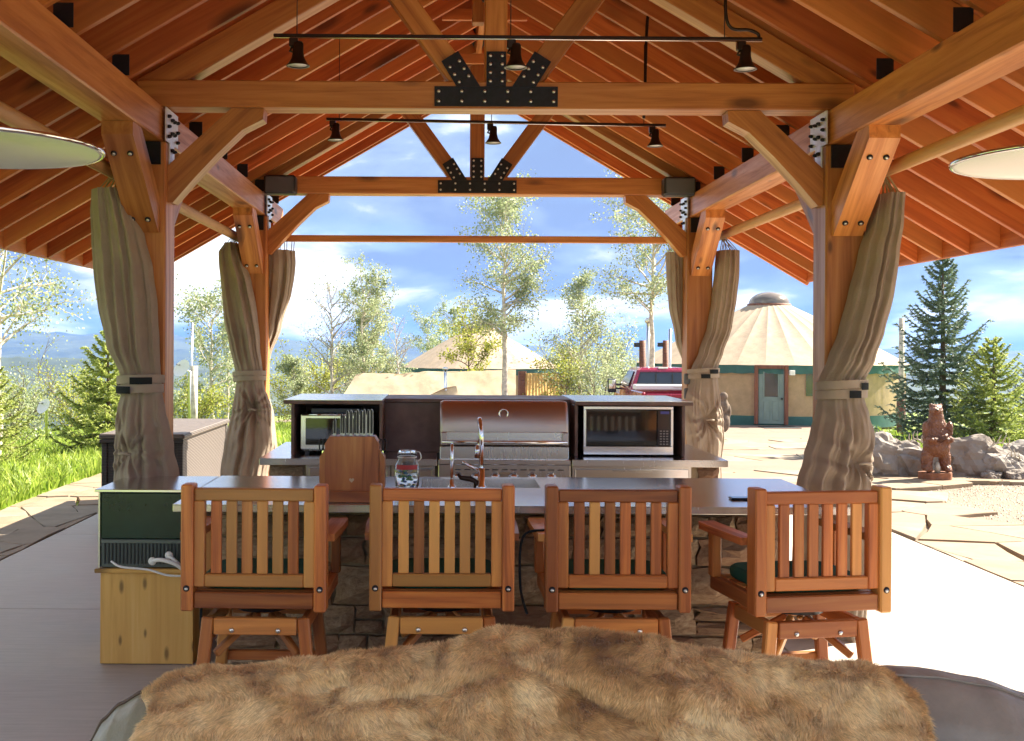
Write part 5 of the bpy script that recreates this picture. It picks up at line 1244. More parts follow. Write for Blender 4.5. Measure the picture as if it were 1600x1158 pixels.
# ---------------------------------------------------------------- red pickup truck, seen from behind
TX, TYk = (1038-694)*33.6/F, 31.5; gz = -.92
def truck():
    r0 = root('pickup_truck', (TX, TYk+2.8, gz), 'red pickup truck parked tail first with a white toolbox behind the cab', 'pickup truck')
    X_, Y_, Z_ = TX, TYk, gz
    prof = [(0, .62), (0, 1.18), (.02, 1.30), (2.05, 1.33), (2.05, .62)]
    def body(w, prof, nm, mt, tuck=.06, yo=0):
        V = []; n = len(prof)
        for x, k in ((-w, 1), (-w+.06, 0), (w-.06, 0), (w, 1)):
            V += [(X_+x, Y_+yo+a, Z_+b-(tuck*.5 if (k and b > 1.2) else 0)) for a, b in prof]
        Fs = [tuple(range(n)), tuple(range(3*n, 4*n))[::-1]]+[(a*n+i_, a*n+(i_+1) % n, (a+1)*n+(i_+1) % n, (a+1)*n+i_) for a in range(3) for i_ in range(n)]
        return MB().add(V, Fs).obj(nm, mt, r0)
    # bed with open top: side walls, tailgate, floor
    for s in (-1, 1):
        MB().box((X_+s*1.0-(.10 if s > 0 else 0), Y_+.06, Z_+.60), (X_+s*1.0+(0 if s > 0 else .10), Y_+2.0, Z_+1.34), .03).obj('bed_side', M['redpaint'], r0)
        MB().box((X_+s*.95-.06, Y_-.005, Z_+.85), (X_+s*.95+.06, Y_+.055, Z_+1.22), .01).obj('tail_light', simple('tail_lamp_red', (.45, .01, .012), .15) if s < 0 else bpy.data.materials['tail_lamp_red'], r0)
    tg = MB().box((X_-.885, Y_+.0, Z_+.62), (X_+.885, Y_+.055, Z_+1.30), .02).obj('tailgate', M['redpaint'], r0)
    MB().box((X_-.12, Y_-.012, Z_+1.12), (X_+.12, Y_-.001, Z_+1.19), .004).obj('handle', M['plastic'], tg)
    MB().box((X_-.9, Y_+.07, Z_+.60), (X_+.9, Y_+2.0, Z_+.66)).obj('bed_floor', M['plastic'], r0)
    MB().box((X_-.98, Y_-.10, Z_+.42), (X_+.98, Y_+.02, Z_+.60), .03).obj('rear_bumper', M['chrome'], r0)
    tb = MB().box((X_-.95, Y_+1.45, Z_+1.345), (X_+.95, Y_+1.95, Z_+1.50), .03).obj('toolbox', M['white'], r0)
    MB().box((X_+.15, Y_+1.437, Z_+1.42), (X_+.42, Y_+1.449, Z_+1.45)).obj('toolbox_latch', M['bolt'], tb)
    # cab: lofted rings with tumblehome
    cab = [(0, 2.06, .62, .99), (0, 2.06, 1.35, .98), (0, 2.22, 1.93, .76), (0, 2.34, 2.00, .70)]
    rings = []
    def ring(z, y0_, y1_, w):  return [(X_-w, Y_+y0_+.05, Z_+z), (X_-w+.06, Y_+y0_, Z_+z), (X_+w-.06, Y_+y0_, Z_+z), (X_+w, Y_+y0_+.05, Z_+z), (X_+w, Y_+y1_-.1, Z_+z), (X_+w-.1, Y_+y1_, Z_+z), (X_-w+.1, Y_+y1_, Z_+z), (X_-w, Y_+y1_-.1, Z_+z)]
    rs = [ring(.60, 2.04, 4.3, .97), ring(.95, 2.04, 4.3, 1.0), ring(1.36, 2.05, 4.25, .97), ring(1.90, 2.20, 3.75, .77), ring(1.97, 2.30, 3.6, .68), ring(1.985, 2.6, 3.3, .4)]
    V = [p_ for r_ in rs for p_ in r_]; Fs = [(a*8+k, a*8+(k+1) % 8, (a+1)*8+(k+1) % 8, (a+1)*8+k) for a in range(5) for k in range(8)]+[tuple(range(8))[::-1], tuple(range(40, 48))]
    cb = MB().add(V, Fs).obj('cab', M['redpaint'], r0)
    MB().box((X_-.95, Y_+4.32, Z_+.60), (X_+.95, Y_+5.6, Z_+1.22), .10).obj('engine_bay', M['redpaint'], r0)
    def lerp(a, b, t_): return a+(b-a)*t_
    def win(t0, t1, w0, w1, y_off=-.012):
        V = []
        for t_, w in ((t0, w0), (t1, w1)): V.append((w, lerp(2.05, 2.20, t_)+y_off, lerp(1.36, 1.90, t_)))
        return [(X_-V[0][0], Y_+V[0][1], Z_+V[0][2]), (X_+V[0][0], Y_+V[0][1], Z_+V[0][2]), (X_+V[1][0], Y_+V[1][1], Z_+V[1][2]), (X_-V[1][0], Y_+V[1][1], Z_+V[1][2])]
    MB().prism(win(.14, .90, .83, .69, -.006), (0, -.006, 0)).obj('window_seal', M['rubber'], cb)
    MB().prism(win(.18, .86, .80, .67, -.014), (0, -.006, 0)).obj('rear_window', M['glass'], cb)
    for x in (-.24, .24): MB().box((X_+x-.012, Y_+2.06, Z_+1.46), (X_+x+.012, Y_+2.072, Z_+1.83)).obj('window_bar', M['rubber'], cb)
    MB().box((X_-.14, Y_+2.25, Z_+1.945), (X_+.14, Y_+2.32, Z_+1.99), .006).obj('brake_light', M['lens'], cb)
    for s in (-1, 1):
        MB().prism([(X_+s*.985, Y_+2.5, Z_+1.42), (X_+s*.985, Y_+4.0, Z_+1.42), (X_+s*.80, Y_+3.6, Z_+1.86), (X_+s*.80, Y_+2.6, Z_+1.86)], (s*.012, 0, 0)).obj('side_window', M['glass'], cb)
        ar = MB().tube([(X_+s*.97, Y_+3.9, Z_+1.42), (X_+s*1.15, Y_+3.85, Z_+1.43)], .03, 8).obj('mirror_arm', M['plastic'], r0)
        MB().tube([(X_+s*.97, Y_+3.9, Z_+1.30), (X_+s*1.15, Y_+3.85, Z_+1.30)], .025, 8).obj('mirror_arm', M['plastic'], r0)
        mr_ = MB().box((X_+s*1.27-.13, Y_+3.78, Z_+1.18), (X_+s*1.27+.13, Y_+3.93, Z_+1.60), .03).obj('wing_mirror', M['plastic'], r0)
        MB().box((X_+s*1.27-.10, Y_+3.771, Z_+1.30), (X_+s*1.27+.10, Y_+3.779, Z_+1.57), .003).obj('mirror_glass', M['chrome'], mr_)
        for y in (1.05, 4.75):
            ty = MB().lathe([(.22, -.13), (.36, -.12), (.39, -.08), (.39, .08), (.36, .12), (.22, .13)], (X_+s*.87, Y_+y, Z_+.39), 28, 'X').obj('wheel', M['rubber'], r0)
            MB().lathe([(0, -.10), (.20, -.09), (.225, -.06), (.225, .06), (.20, .09), (0, .10)], (X_+s*.87, Y_+y, Z_+.39), 20, 'X').obj('rim', M['chrome'], ty)
    return r0
truck()

# ---------------------------------------------------------------- satellite dishes and their poles
def dish(px_, py, pyb, Y, r_, mast, label, tall=None):
    a = at(px_, py, Y); zb = float(terrain(a.x, Y)); r0 = root('satellite_dish', (a.x, Y, zb), label, 'satellite dish', 'satellite dishes in the meadow')
    MB().tube([(a.x+mast, Y+.1, zb-.1), (a.x+mast, Y+.1, a.z-.05), (a.x, Y+.05, a.z)], .03, 8).obj('mast', M['bolt'], r0)
    d = Vector((-.45, -.75, .48)).normalized(); u = d.orthogonal().normalized(); w = d.cross(u)
    def f(uu, v): t_ = uu*2*math.pi; return a+(u*math.cos(t_)+w*math.sin(t_))*r_*v+d*(v*v*.25*r_)
    MB().grid(f, 28, 6, wrap=True).obj('reflector', M['white'] if 'white' in M else None, r0)
    MB().tube([a-w*r_*.8, a+d*r_*.9-w*.2*r_, a+d*r_*1.0], .015, 6).obj('feed_arm', M['greyplastic'], r0)
dish(286, 577, 640, 24, .20, .12, 'grey satellite dish behind the front left post')
dish(70, 636, 690, 22, .155, 0, 'small pale dish on a thin stake in the meadow, left of the spruce')
pole('antenna_mast', 300, 504, 655, 25, .022, M['bolt'], 'thin tall mast beside the dish behind the front left post', 'mast')
pole('utility_post', 303, 572, 660, 25, .085, M['bark'], 'thick grey post at the foot of the thin mast', 'post')

# ---------------------------------------------------------------- vegetation
def quads(C_, size, aspect, rs, dirs=None, flat=0):
    n = len(C_); a = rs.normal(size=(n, 3)); a /= np.linalg.norm(a, axis=1, keepdims=True)
    if dirs is not None: a = dirs
    b_ = np.cross(a, rs.normal(size=(n, 3))); b_ /= np.linalg.norm(b_, axis=1, keepdims=True)+1e-9
    s = (rs.uniform(.7, 1.3, n)*size)[:, None]; a = a*s; b_ = b_*s*aspect
    V = np.stack([C_-a*.5, C_+b_*.5-a*.05, C_+a*.5, C_-b_*.5-a*.05], 1).reshape(-1, 3); F_ = np.arange(4*n).reshape(n, 4); return V, F_
def limb(mb, p0, d, ln, r0_, r1_, rs, n=5, wob=.10, up=0.0, sides=5):
    pts = [np.array(p0, float)]; d = np.array(d, float); d /= np.linalg.norm(d)
    for k in range(n):
        d = d+rs.normal(0, wob, 3)+np.array([0, 0, up]); d /= np.linalg.norm(d); pts.append(pts[-1]+d*ln/n)
    mb.tube([Vector(p_) for p_ in pts], [r0_+(r1_-r0_)*k/n for k in range(n+1)], sides, cap=False); return pts, d
def broad_tree(name, x, y, H, cr, label, leaf='aspen', bark='bark', seed=0, c0=.35, nb=34, nl=9000, ls=.10, group='aspen trees beyond the pavilion', shape='oval', lean=0, dead=0.0, trunk_r=None, z=None, clump=.42, cat='tree', twigmat=None):
    rs = np.random.default_rng(seed); z0 = float(terrain(x, y))-.1 if z is None else z; r0 = root(name, (x, y, z0), label, cat, group); nl = int(nl*1.7); ls = ls*.80
    tr_ = trunk_r or H*.013+.02
    mb = MB(); n = 14; pts = []; off = np.zeros(2)
    for k in range(n+1):
        t_ = k/n; off = off+rs.normal(0, H*.0045, 2); pts.append(np.array([x+off[0]+lean*t_*t_*H, y+off[1], z0+H*t_]))
    mb.tube([Vector(p_) for p_ in pts], [tr_*(1-.93*(k/n)**1.1) for k in range(n+1)], 9)
    mb.obj('trunk', M[bark], r0)
    lb = MB(); ends = []; wts = []
    for i_ in range(nb):
        t_ = c0+(1-c0)*((i_+rs.uniform(0, 1))/nb)**.95; t_ = min(t_, .985); q = t_*n; k = int(q); p_ = pts[k]+(pts[min(k+1, n)]-pts[k])*(q-k)
        u = (t_-c0)/(1-c0)
        if shape == 'oval': w = cr*(.30+.70*math.sin(math.pi*min(1, (u*.85+.16)))**.8)
        elif shape == 'cone': w = cr*(1.05-.92*u)
        else: w = cr*(1-.35*abs(u-.5))
        w *= rs.uniform(.6, 1.15); az = rs.uniform(0, 2*math.pi); el = rs.uniform(.15, .75)+u*.35
        d = np.array([math.cos(az)*math.cos(el), math.sin(az)*math.cos(el), math.sin(el)])
        L_ = w/max(.5, math.cos(el)); bp, dd = limb(lb, p_, d, L_, tr_*.30*(1-.6*u)+.008, .005, rs, 6, .13, .02, 4)
        for m_ in (2, 3, 4, 5, 6):
            for _ in range(2 if m_ < 6 else 1):
                d2 = dd+rs.normal(0, .6, 3); bp2, _d = limb(lb, bp[m_], d2, L_*rs.uniform(.22, .42), .007, .003, rs, 3, .2, .02, 3); ends += bp2[1:]; wts += [1, 1.4, 1.6]
        ends += bp[3:]; wts += [1]*len(bp[3:])
    o = lb.obj('branches', M[twigmat or bark], r0, fixn=False); tag(o, kind='stuff')
    if nl:
        E = np.array(ends); wv_ = np.array(wts)
        # leave whole clumps bare so that the crown opens up
        keep = rs.random(len(E)) > dead; E = E[keep]; wv_ = wv_[keep]; wv_ = wv_*rs.gamma(1.2, 1, len(E)); wv_ /= wv_.sum()
        idx = rs.choice(len(E), nl, p=wv_); C_ = E[idx]+rs.normal(0, 1, (nl, 3))*np.array([1, 1, .75])*clump*(cr*.16+.09)
        V, F_ = quads(C_, ls, .75, rs); me = mesh_np('leaves', V, F_); me.materials.append(M[leaf]); tag(inst('leaves', me, Matrix.Identity(4), r0), kind='stuff')
    return r0
def spruce(name, x, y, H, rb, label, mat='spruce', seed=0, nl=1.0, z=None, group='spruces near the pavilion', t0=.04, nw=26, dens=1.0, nsize=.055):
    rs = np.random.default_rng(seed); z0 = float(terrain(x, y))-.1 if z is None else z; r0 = root(name, (x, y, z0), label, 'spruce', group)
    MB().tube([(x, y, z0), (x+.02, y, z0+H*.5), (x, y, z0+H)], [H*.018+.02, H*.011+.01, .006], 8).obj('trunk', M['barkdark'], r0)
    br = MB(); C_ = []; D_ = []
    for w in range(nw):
        t_ = t0+(1-t0)*(w/nw)**.92; Rl = rb*(1-t_)**.85+.05; nb_ = max(4, int(9-4*t_))
        for b in range(nb_):
            az = 2*math.pi*(b+rs.uniform(-.35, .35))/nb_+w*1.9; L_ = Rl*rs.uniform(.72, 1.12); dirh = np.array([math.cos(az), math.sin(az), 0.])
            zz = z0+H*(t_+rs.uniform(-.012, .012)); n = 9; pp_ = []
            sl = .28*(1-t_)*-.9+.55*t_
            for k in range(n+1):
                s_ = k/n; pp_.append(np.array([x, y, zz])+dirh*L_*s_+np.array([0, 0, L_*(sl*s_-.18*s_*(1-s_)*2+.22*s_**3)]))
            br.tube([Vector(p_) for p_ in pp_], [.012*(1-s_/12)+.002 for s_ in range(n+1)], 4, cap=False)
            sd_ = np.array([-dirh[1], dirh[0], 0.])
            for k in range(1, n+1):
                s_ = k/n; tl_2 = L_*.34*(1-s_*.70)*rs.uniform(.6, 1.2)
                for sgn in (-1, 1):
                    dt = sd_*sgn*.85+dirh*.75+np.array([0, 0, rs.uniform(-.30, .12)]); dt /= np.linalg.norm(dt)
                    q0 = pp_[k]; m_ = max(2, int(tl_2/.030*dens))
                    ss = np.linspace(0, 1, m_)[:, None]; P2 = q0+dt*tl_2*ss+np.array([0, 0, -.12*tl_2])*ss**2; C_.append(P2); D_.append(np.repeat(dt[None], m_, 0))
            m_ = int(L_/.028*dens); ss = np.linspace(.15, 1, m_); ix = (ss*n).astype(int).clip(0, n-1); fr_ = (ss*n-ix)[:, None]; PP = np.array(pp_); C_.append(PP[ix]*(1-fr_)+PP[ix+1]*fr_); D_.append(np.repeat(dirh[None], m_, 0))
    tag(br.obj('branches', M['barkdark'], r0, fixn=False), kind='stuff')
    C_ = np.concatenate(C_); D_ = np.concatenate(D_); C_ = np.repeat(C_, 3, 0)+rs.normal(0, .008, (len(C_)*3, 3)); D_ = np.repeat(D_, 3, 0)+rs.normal(0, .45, (len(C_), 3))+np.array([0, 0, .15]); D_ /= np.linalg.norm(D_, axis=1, keepdims=True)
    V, F_ = quads(C_, nsize, .26, rs, D_); me = mesh_np('needles', V, F_); me.materials.append(M[mat]); tag(inst('needles', me, Matrix.Identity(4), r0), kind='stuff')
    return r0
def gx(px_, Y): return (px_-694)*Y/F
def Htop(px_, py, Y): return at(px_, py, Y).z-(float(terrain(gx(px_, Y), Y))-.1)
# centre and right
broad_tree('aspen_tree', gx(787, 38), 38, Htop(787, 336, 38), 1.35, 'tall slender aspen in front of the smaller yurt, crown above the back rail', seed=1, c0=.42, nb=46, nl=7000, ls=.095, shape='cyl', clump=.45, trunk_r=.12, dead=.1)
broad_tree('aspen_tree', gx(905, 48), 48, Htop(905, 440, 48), 1.7, 'middle sized aspen between the smaller yurt and the red truck', seed=2, c0=.3, nb=34, nl=3600, ls=.10, shape='cone', dead=.2)
broad_tree('aspen_tree', gx(1020, 40), 40, Htop(1020, 318, 40), 1.75, 'tall open aspen with a bare white trunk, left of the back right curtain', seed=3, c0=.50, nb=32, nl=5500, ls=.10, shape='cyl', dead=.25, trunk_r=.13)
broad_tree('aspen_tree', gx(571, 42), 42, Htop(571, 452, 42), .95, 'bushy blue green aspen left of the cream tent', seed=4, c0=.35, nb=34, nl=4200, ls=.095, shape='cyl')
broad_tree('aspen_tree', gx(583, 44), 44, Htop(588, 488, 44), .8, 'shorter aspen just right of the bushy one by the tent', seed=5, c0=.2, nb=30, nl=3600, ls=.09, shape='cyl')
broad_tree('bare_tree', gx(518, 42), 42, Htop(518, 462, 42), 1.3, 'leafless pale grey tree left of the bushy aspen', seed=6, c0=.25, nb=34, nl=700, ls=.08, shape='cyl', group=None, twigmat='twig')
broad_tree('bare_tree', gx(624, 50), 50, Htop(624, 515, 50), .8, 'small leafless tree between the aspens and the smaller yurt', seed=7, c0=.3, nb=24, nl=200, ls=.07, shape='cyl', group=None, twigmat='twig')
broad_tree('aspen_tree', gx(706, 72), 72, Htop(706, 488, 72), 1.3, 'distant grey green aspen behind the roof of the smaller yurt', seed=8, c0=.3, nb=24, nl=2200, ls=.13)
broad_tree('aspen_tree', gx(672, 70), 70, Htop(672, 506, 70), 1.3, 'distant low aspen left of the smaller yurt roof', seed=9, c0=.3, nb=22, nl=1800, ls=.13)
broad_tree('sunlit_shrub', gx(735, 43), 43.5, Htop(735, 522, 43), 1.2, 'yellow green bush with curved limbs before the smaller yurt roof', leaf='aspenY', bark='barkdark', seed=10, c0=.55, nb=18, nl=1900, ls=.11, shape='cyl', group=None, cat='bush', dead=.2)
broad_tree('aspen_tree', gx(458, 45), 45, Htop(458, 566, 45), .65, 'young pale aspen alone left of the kitchen counter', seed=11, c0=.1, nb=26, nl=3400, ls=.09)
broad_tree('aspen_tree', gx(330, 33), 33, Htop(330, 478, 33), 1.15, 'aspen between the front and back left curtains', seed=12, c0=.25, nb=28, nl=3200, ls=.085, dead=.15)
broad_tree('aspen_tree', gx(352, 36), 36, Htop(352, 500, 36), .9, 'slim aspen directly behind the back left curtain', seed=13, c0=.2, nb=22, nl=2200, ls=.085)
broad_tree('bare_tree', gx(232, 34), 34, Htop(232, 545, 34), .7, 'small leafless tree behind the left spruce', seed=15, c0=.2, nb=20, nl=300, ls=.07, group=None, twigmat='twig')
# aspen leaning in from the left edge
broad_tree('aspen_tree', gx(-6, 17), 17, Htop(-6, 330, 17), 1.35, 'close aspen whose leafy branches reach in from the left edge', seed=16, c0=.46, nb=30, nl=5000, ls=.058, shape='cyl', dead=.25, trunk_r=.065, clump=.40)
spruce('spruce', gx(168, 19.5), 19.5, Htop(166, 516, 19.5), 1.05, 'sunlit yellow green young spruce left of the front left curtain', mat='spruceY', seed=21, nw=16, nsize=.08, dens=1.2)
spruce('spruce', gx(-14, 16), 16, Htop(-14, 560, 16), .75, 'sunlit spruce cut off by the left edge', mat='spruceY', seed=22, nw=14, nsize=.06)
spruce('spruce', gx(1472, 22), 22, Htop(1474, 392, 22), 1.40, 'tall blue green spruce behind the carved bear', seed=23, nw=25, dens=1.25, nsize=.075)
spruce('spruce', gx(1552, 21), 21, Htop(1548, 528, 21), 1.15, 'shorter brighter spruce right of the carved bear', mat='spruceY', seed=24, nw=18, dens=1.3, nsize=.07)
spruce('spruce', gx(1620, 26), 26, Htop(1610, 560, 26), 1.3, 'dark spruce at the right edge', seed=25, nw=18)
# undergrowth at the rim of the meadow and behind the yurts
def thicket(specs, leafk, seed, label_fmt, grp):
    for k, (px_, py, Y, r_) in enumerate(specs):
        broad_tree('bush', gx(px_, Y), Y, max(.7, Htop(px_, py, Y)), r_, label_fmt[k], leaf=leafk if isinstance(leafk, str) else leafk[k % len(leafk)], bark='barkdark', seed=seed+k, c0=.05, nb=20, nl=1500, ls=.0020*Y+.02, shape='cyl', group=grp, cat='bush', clump=.7)
thicket([(45, 632, 36, 1.2), (112, 640, 36, 1.2), (22, 655, 24, .7), (150, 622, 44, 1.3), (272, 628, 38, .8), (316, 636, 30, .6), (376, 640, 40, .8)], ['aspen', 'aspenY'], 60,
   ['green bush on the rim of the meadow, above the small pale dish', 'low bush between the small dish and the left spruce', 'bright low bush at the left edge of the meadow', 'bush behind the top of the left spruce', 'bush behind the front left post', 'bush beside the dish and its mast', 'bush half hidden behind the back left curtain'], 'bushes on the rim of the meadow')
thicket([(880, 575, 62, 1.2), (905, 558, 60, 1.6), (945, 548, 58, 1.6), (972, 556, 62, 1.4), (888, 590, 46, 1.2), (930, 590, 45, 1.4), (965, 592, 50, 1.2), (500, 590, 48, 1.0), (545, 570, 50, 1.1), (618, 574, 56, 1.0), (465, 600, 50, 1.2), (560, 560, 52, 1.1)], ['aspen', 'aspenY', 'aspen'], 80,
   ['green bush right behind the smaller yurt', 'tall bush behind the middle aspen', 'tall bush left of the truck mirror', 'bush beside the left edge of the large yurt roof', 'low bush by the post of the yellow drape', 'low bush left of the truck', 'low bush just behind the truck mirror', 'bush at the foot of the leafless tree', 'bush at the foot of the bushy aspen', 'bush between tent and small leafless tree', 'bush at the foot of the lone young aspen', 'bush at the left end of the cream tent'], 'bushes around the tent and yurts')
# far wood on the slope: a mass of crowns
def far_wood(label_y0, y1, x0, x1, n, seed, size):
    rs = np.random.default_rng(seed); xs_ = rs.uniform(x0, x1, n); ys_ = rs.uniform(label_y0, y1, n); zs_ = terrain(xs_, ys_)
    keep = fbm(xs_, ys_, 160, 4) > -.1; xs_, ys_, zs_ = xs_[keep], ys_[keep], zs_[keep]; m_ = len(xs_); H_ = rs.uniform(4, 9, m_)
    k = 26; u = rs.random((m_, k)); r_ = H_[:, None]*.26*(1.05-u)*np.sqrt(rs.random((m_, k))); a_ = rs.uniform(0, 6.28, (m_, k))
    C_ = np.stack([xs_[:, None]+r_*np.cos(a_), ys_[:, None]+r_*np.sin(a_), zs_[:, None]+H_[:, None]*(.12+.85*u)], -1).reshape(-1, 3)
    V, F_ = quads(C_, size, .8, rs); me = mesh_np('distant_woodland', V, F_); me.materials.append(M['far_tree']); o = inst('distant_woodland', me, Matrix.Identity(4), None); tag(o, kind='stuff')
far_wood(240, 950, -420, 320, 6500, 5, 1.7)
# meadow grass blades near the patio
def grass(name, x0, x1, y0, y1, n, hgt, seed, cond, mat='grass'):
    rs = np.random.default_rng(seed); x = rs.uniform(x0, x1, n); y = y0+(y1-y0)*rs.random(n)**1.4; k = cond(x, y); x, y = x[k], y[k]; z = terrain(x, y); m_ = len(x)
    tuft = .55+.9*np.clip(fbm(x, y, 1.3, 4)*.5+.5, 0, 1); H_ = hgt*tuft*rs.uniform(.5, 1.3, m_); a_ = rs.uniform(0, 6.28, m_); ln_ = rs.normal(0, .35, (m_, 2)); w = (.006+.0006*y)*rs.uniform(.7, 1.4, m_)
    P0 = np.stack([x, y, z-.01], -1); sd_ = np.stack([np.cos(a_), np.sin(a_), 0*a_], -1)*w[:, None]; M1 = P0+np.stack([ln_[:, 0]*H_*.35, ln_[:, 1]*H_*.35, H_*.6], -1); M2 = P0+np.stack([ln_[:, 0]*H_, ln_[:, 1]*H_, H_], -1)
    V = np.stack([P0-sd_, P0+sd_, M1+sd_*.8, M1-sd_*.8, M2], 1).reshape(-1, 3); b_ = (np.arange(m_)*5)[:, None]
    tri = np.concatenate([b_+np.array([[0, 1, 2]]), b_+np.array([[0, 2, 3]]), b_+np.array([[3, 2, 4]])], 0); me = mesh_np(name, V, tri); me.materials.append(M[mat]); tag(inst(name, me, Matrix.Identity(4), None), kind='stuff')
grass('meadow_grass', -15, -4.5, 7.5, 34, 170000, .16, 31, lambda x, y: (x < -4.55) & (x > -.47*y-1.5) & (x < -.12*y))
grass('meadow_grass', -12, 0, 16.2, 42, 60000, .18, 32, lambda x, y: (x > -.20*y) & (x < -.02*y))
grass('rock_garden_plants', 5.2, 14, 15.6, 30, 42000, .26, 33, lambda x, y: (x > .36*y) & (x < .54*y) & ((y > 16.3)))
# gravel grains
rs = np.random.default_rng(8); n = 16000; x = rs.uniform(4.2, 9.5, n); y = rs.uniform(9, 17, n); k = (x > 5.45) & (x < .56*y+.8) & (y < 15.3); x, y = x[k], y[k]; z = terrain(x, y)+.003
V, F_ = quads(np.stack([x, y, z], -1), .022, .8, rs); 
tet = []; m_ = len(x); s_ = rs.uniform(.006, .016, m_)
base = np.stack([x, y, z], -1); o3 = [np.array([1, 0, -.3]), np.array([-.5, .87, -.3]), np.array([-.5, -.87, -.3]), np.array([0, 0, .8])]
V = np.stack([base+s_[:, None]*(o_[None]+rs.normal(0, .2, (m_, 3))) for o_ in o3], 1).reshape(-1, 3); b_ = (np.arange(m_)*4)[:, None]
tri = np.concatenate([b_+np.array([q]) for q in ([0, 1, 3], [1, 2, 3], [2, 0, 3])], 0); me = mesh_np('gravel', V, tri); me.materials.append(simple('gravel_grain', (.30, .24, .19), .9, 0, 30, .4)); tag(inst('gravel', me, Matrix.Identity(4), None), kind='stuff')

# ---------------------------------------------------------------- boulders, bear, antlers
def boulder(px_, pyb, Y, w, h, d, seed, label, grp='boulders edging the rock garden', rough=.22):
    a = at(px_, pyb, Y); z0 = float(terrain(a.x, Y)); bm = bmesh.new(); bmesh.ops.create_icosphere(bm, subdivisions=4, radius=1)
    for v in bm.verts:
        p_ = v.co.copy(); n_ = mnoise.noise(p_*1.1+Vector((seed*3.1, 0, 0)))*.35+mnoise.noise(p_*2.6+Vector((0, seed*1.7, 0)))*rough+abs(mnoise.noise(p_*5+Vector((seed, 2, 0))))*-.16+mnoise.noise(p_*11)*.035-.32*mnoise.voronoi(p_*1.5+Vector((seed*2.2, 0, 0)))[0][0]-.14*mnoise.voronoi(p_*3.6+Vector((seed*1.2, 0, 0)))[0][0]+.22
        q = p_*(1+n_); q = Vector((math.copysign(abs(q.x)**.85, q.x), q.y, math.copysign(abs(q.z)**.8, q.z))); v.co = Vector((q.x*w/2, q.y*d/2, q.z*h*.62+h*.36))
    me = bpy.data.meshes.new('boulder'); bm.to_mesh(me); bm.free(); me.materials.append(M['boulder']); o = inst('boulder', me, Matrix.Translation((a.x, Y, z0)), None); tag(o, label, 'boulder', grp)
for args in ((1375, 735, 15.3, .75, .62, .6, 1, 'rounded grey boulder at the right side of the front right curtain'), (1420, 738, 15.25, .62, .46, .5, 2, 'flat topped grey boulder just left of the carved bear'),
     (1408, 720, 16.0, .5, .5, .5, 3, 'boulder standing behind the flat topped one left of the bear'), (1518, 742, 15.4, .95, .60, .7, 4, 'big grey fissured boulder right of the carved bear'),
     (1562, 745, 15.2, .62, .40, .5, 5, 'broken boulder between the big fissured one and the right edge'), (1600, 742, 15.6, .7, .48, .5, 6, 'boulder cut by the right edge of the rock garden'),
     (1490, 735, 15.9, .45, .40, .4, 7, 'small boulder tucked behind the bear and the big boulder'), (1585, 748, 14.95, .30, .18, .3, 8, 'small low stone before the right hand boulders'), (1548, 748, 14.95, .26, .15, .25, 9, 'smallest low stone at the foot of the big boulder'), (1640, 745, 15.5, .8, .5, .6, 12, 'last boulder of the row, beyond the right edge')):
    boulder(*args)
# carved wooden bear, standing upright with a fish at its belly
BX, BY = gx(1463, 14.75), 14.75; bz = float(terrain(BX, BY))
br = root('carved_bear', (BX, BY, bz), 'carved reddish wooden bear standing upright on a round log base', 'statue')
def ell(bm, c_, r_, rot=None):
    Mx_ = Matrix.Translation(c_) @ (rot or Matrix.Identity(4)) @ Matrix.Diagonal((*r_, 1)); bmesh.ops.create_icosphere(bm, subdivisions=3, radius=1, matrix=Mx_)
bm = bmesh.new(); q = lambda x, y, z: (BX+x, BY+y, bz+z)
ell(bm, q(0, 0, .56), (.165, .14, .20)); ell(bm, q(0, -.02, .46), (.17, .15, .14)); ell(bm, q(0, .0, .72), (.125, .11, .15)); ell(bm, q(0, -.005, .82), (.095, .09, .12))
ell(bm, q(-.005, -.01, .915), (.088, .085, .085)); ell(bm, q(-.045, -.085, .925), (.045, .075, .038)); ell(bm, q(-.05, -.135, .93), (.03, .03, .026))
for s in (-1, 1):
    ell(bm, q(s*.062, .01, .985), (.028, .018, .03)); ell(bm, q(s*.115, 0, .30), (.075, .085, .16)); ell(bm, q(s*.12, -.02, .19), (.068, .10, .05)); ell(bm, q(s*.122, -.09, .165), (.055, .05, .03))
    ell(bm, q(s*.148, -.05, .66), (.045, .055, .13), Matrix.Rotation(s*.10, 4, 'Y')); ell(bm, q(s*.125, -.125, .555), (.045, .075, .045)); ell(bm, q(s*.075, -.165, .55), (.05, .035, .038))
me = bpy.data.meshes.new('body'); bm.to_mesh(me); bm.free(); me.materials.append(M['bear'])
bo = inst('body', me, Matrix.Identity(4), br); md = bo.modifiers.new('remesh', 'REMESH'); md.mode = 'VOXEL'; md.voxel_size = .011; md.use_smooth_shade = True
sm = bo.modifiers.new('smooth', 'SMOOTH'); sm.iterations = 7; sm.factor = .5
for s in (-1, 1): MB().lathe([(0, -.006), (.007, -.003), (.007, .003), (0, .006)], q(-.025+s*.036, -.083, .945), 10, 'Y').obj('eye', M['black'], bo)
MB().lathe([(0, -.010), (.012, -.005), (.013, .004), (0, .008)], q(-.052, -.162, .935), 10, 'Y').obj('nose', M['black'], bo)
MB().tube([q(-.065, -.185, .535), q(-.03, -.20, .565), q(.03, -.20, .60), q(.065, -.19, .63)], [.012, .03, .03, .01], 10).obj('fish', M['bear'], bo)
def lf_(u, v):
    a = u*2*math.pi; r_ = .205*(1+.05*math.sin(5*a)+.02*math.sin(11*a)); return q(r_*math.cos(a), r_*.85*math.sin(a), .15*v-.02)
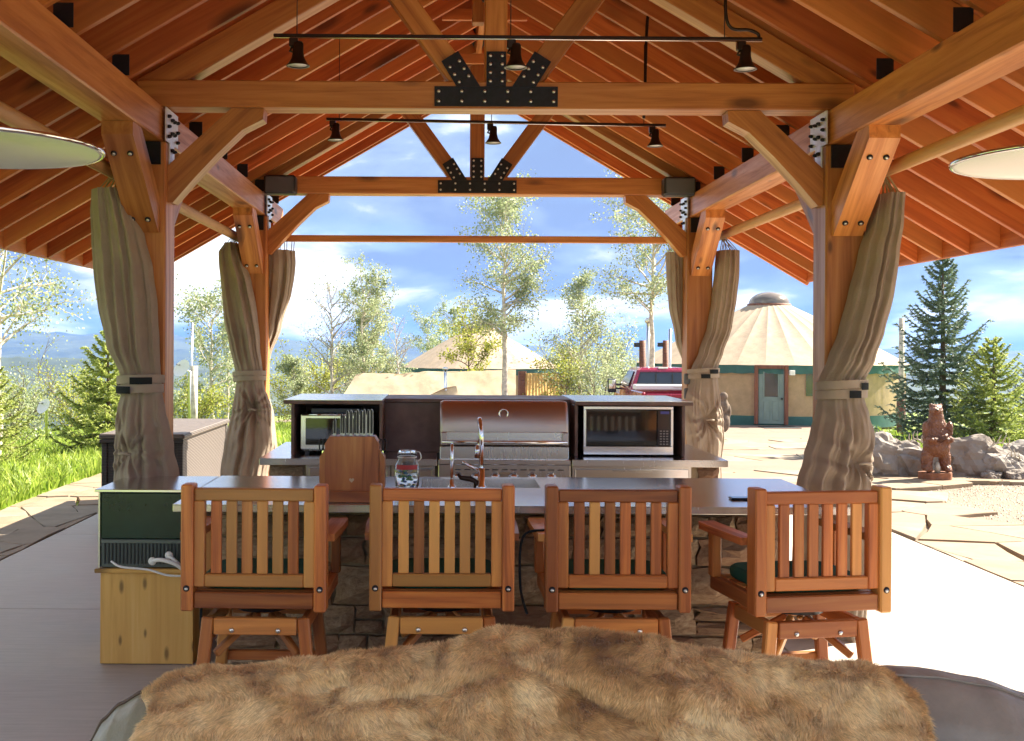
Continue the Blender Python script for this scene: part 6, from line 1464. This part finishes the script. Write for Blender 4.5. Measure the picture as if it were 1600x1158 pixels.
m = MB().grid(lf_, 40, 3, wrap=True); m.add([lf_(k/40, 1) for k in range(40)], [tuple(range(40))]); m.obj('log_base', M['stump'], br)
tt_ = MB().tube([q(0, -.05, .13), q(.0, -.06, .20), q(.0, -.05, .26)], [.04, .035, .02], 8).obj('white_figure', M['antler'], br)
# antlers on the rocks
def antler(px_, py, Y, s, label, seed):
    rs_ = random.Random(seed); a = at(px_, py, Y); r0 = root('antler', a, label, 'antler', 'shed antlers lying on the boulders')
    mainp = [a+Vector((s*(.30*t_-.1), .02*math.sin(t_*6), -.02+.20*math.sin(t_*2.2)-.18*t_)) for t_ in [k/10 for k in range(11)]]
    MB().tube(mainp, [.014*(1-.6*k/10) for k in range(11)], 8).obj('beam', M['antler'], r0)
    for k in (2, 4, 6, 8): p_ = mainp[k]; MB().tube([p_, p_+Vector((s*.02, -.02, .06)), p_+Vector((s*rs_.uniform(-.02, .05), -.04, .11))], [.009, .007, .003], 6).obj('tine', M['antler'], r0)
antler(1556, 700, 15.15, 1, 'pale antler lying on the big boulder right of the bear', 1); antler(1590, 722, 15.1, -1, 'pale antler lying low by the right hand boulders', 2)
antler(1437, 694, 15.3, -1, 'pale antler on the rocks just left of the bear', 3)
# dark ornament on the yurt deck beside the back right curtain
gt = root('bear_figurine', (gx(1130, 38.5), 38.5, -1.18), 'dark ornamental figure on the yurt deck beside the back right curtain', 'ornament')
bm = bmesh.new(); ox, oy = gx(1131, 38.5), 38.5
for c_, r_ in (((0, 0, .35), (.22, .2, .36)), ((0, 0, .85), (.18, .17, .3)), ((0, -.02, 1.2), (.14, .13, .15)), ((.18, 0, .7), (.08, .08, .25)), ((-.18, 0, .7), (.08, .08, .25))): ell(bm, (ox+c_[0], oy+c_[1], -1.18+c_[2]), r_)
me = bpy.data.meshes.new('figure'); bm.to_mesh(me); bm.free(); me.materials.append(M['barkdark']); o = inst('figure', me, Matrix.Identity(4), gt); md = o.modifiers.new('remesh', 'REMESH'); md.mode = 'VOXEL'; md.voxel_size = .04

# ---------------------------------------------------------------- air
hz = MB().box((-5800, -5800, -150), (5800, 5800, 118)).obj('haze', None); tag(hz, kind='stuff')
hm = bpy.data.materials.new('pale_haze'); hm.use_nodes = True; hm.node_tree.nodes.clear(); ho = hm.node_tree.nodes.new('ShaderNodeOutputMaterial'); hv_ = hm.node_tree.nodes.new('ShaderNodeVolumePrincipled')
hv_.inputs['Density'].default_value = .00016; hv_.inputs['Color'].default_value = (.16, .36, .92, 1); hv_.inputs['Anisotropy'].default_value = .2
hm.node_tree.links.new(hv_.outputs[0], ho.inputs['Volume']); hz.data.materials.clear(); hz.data.materials.append(hm)
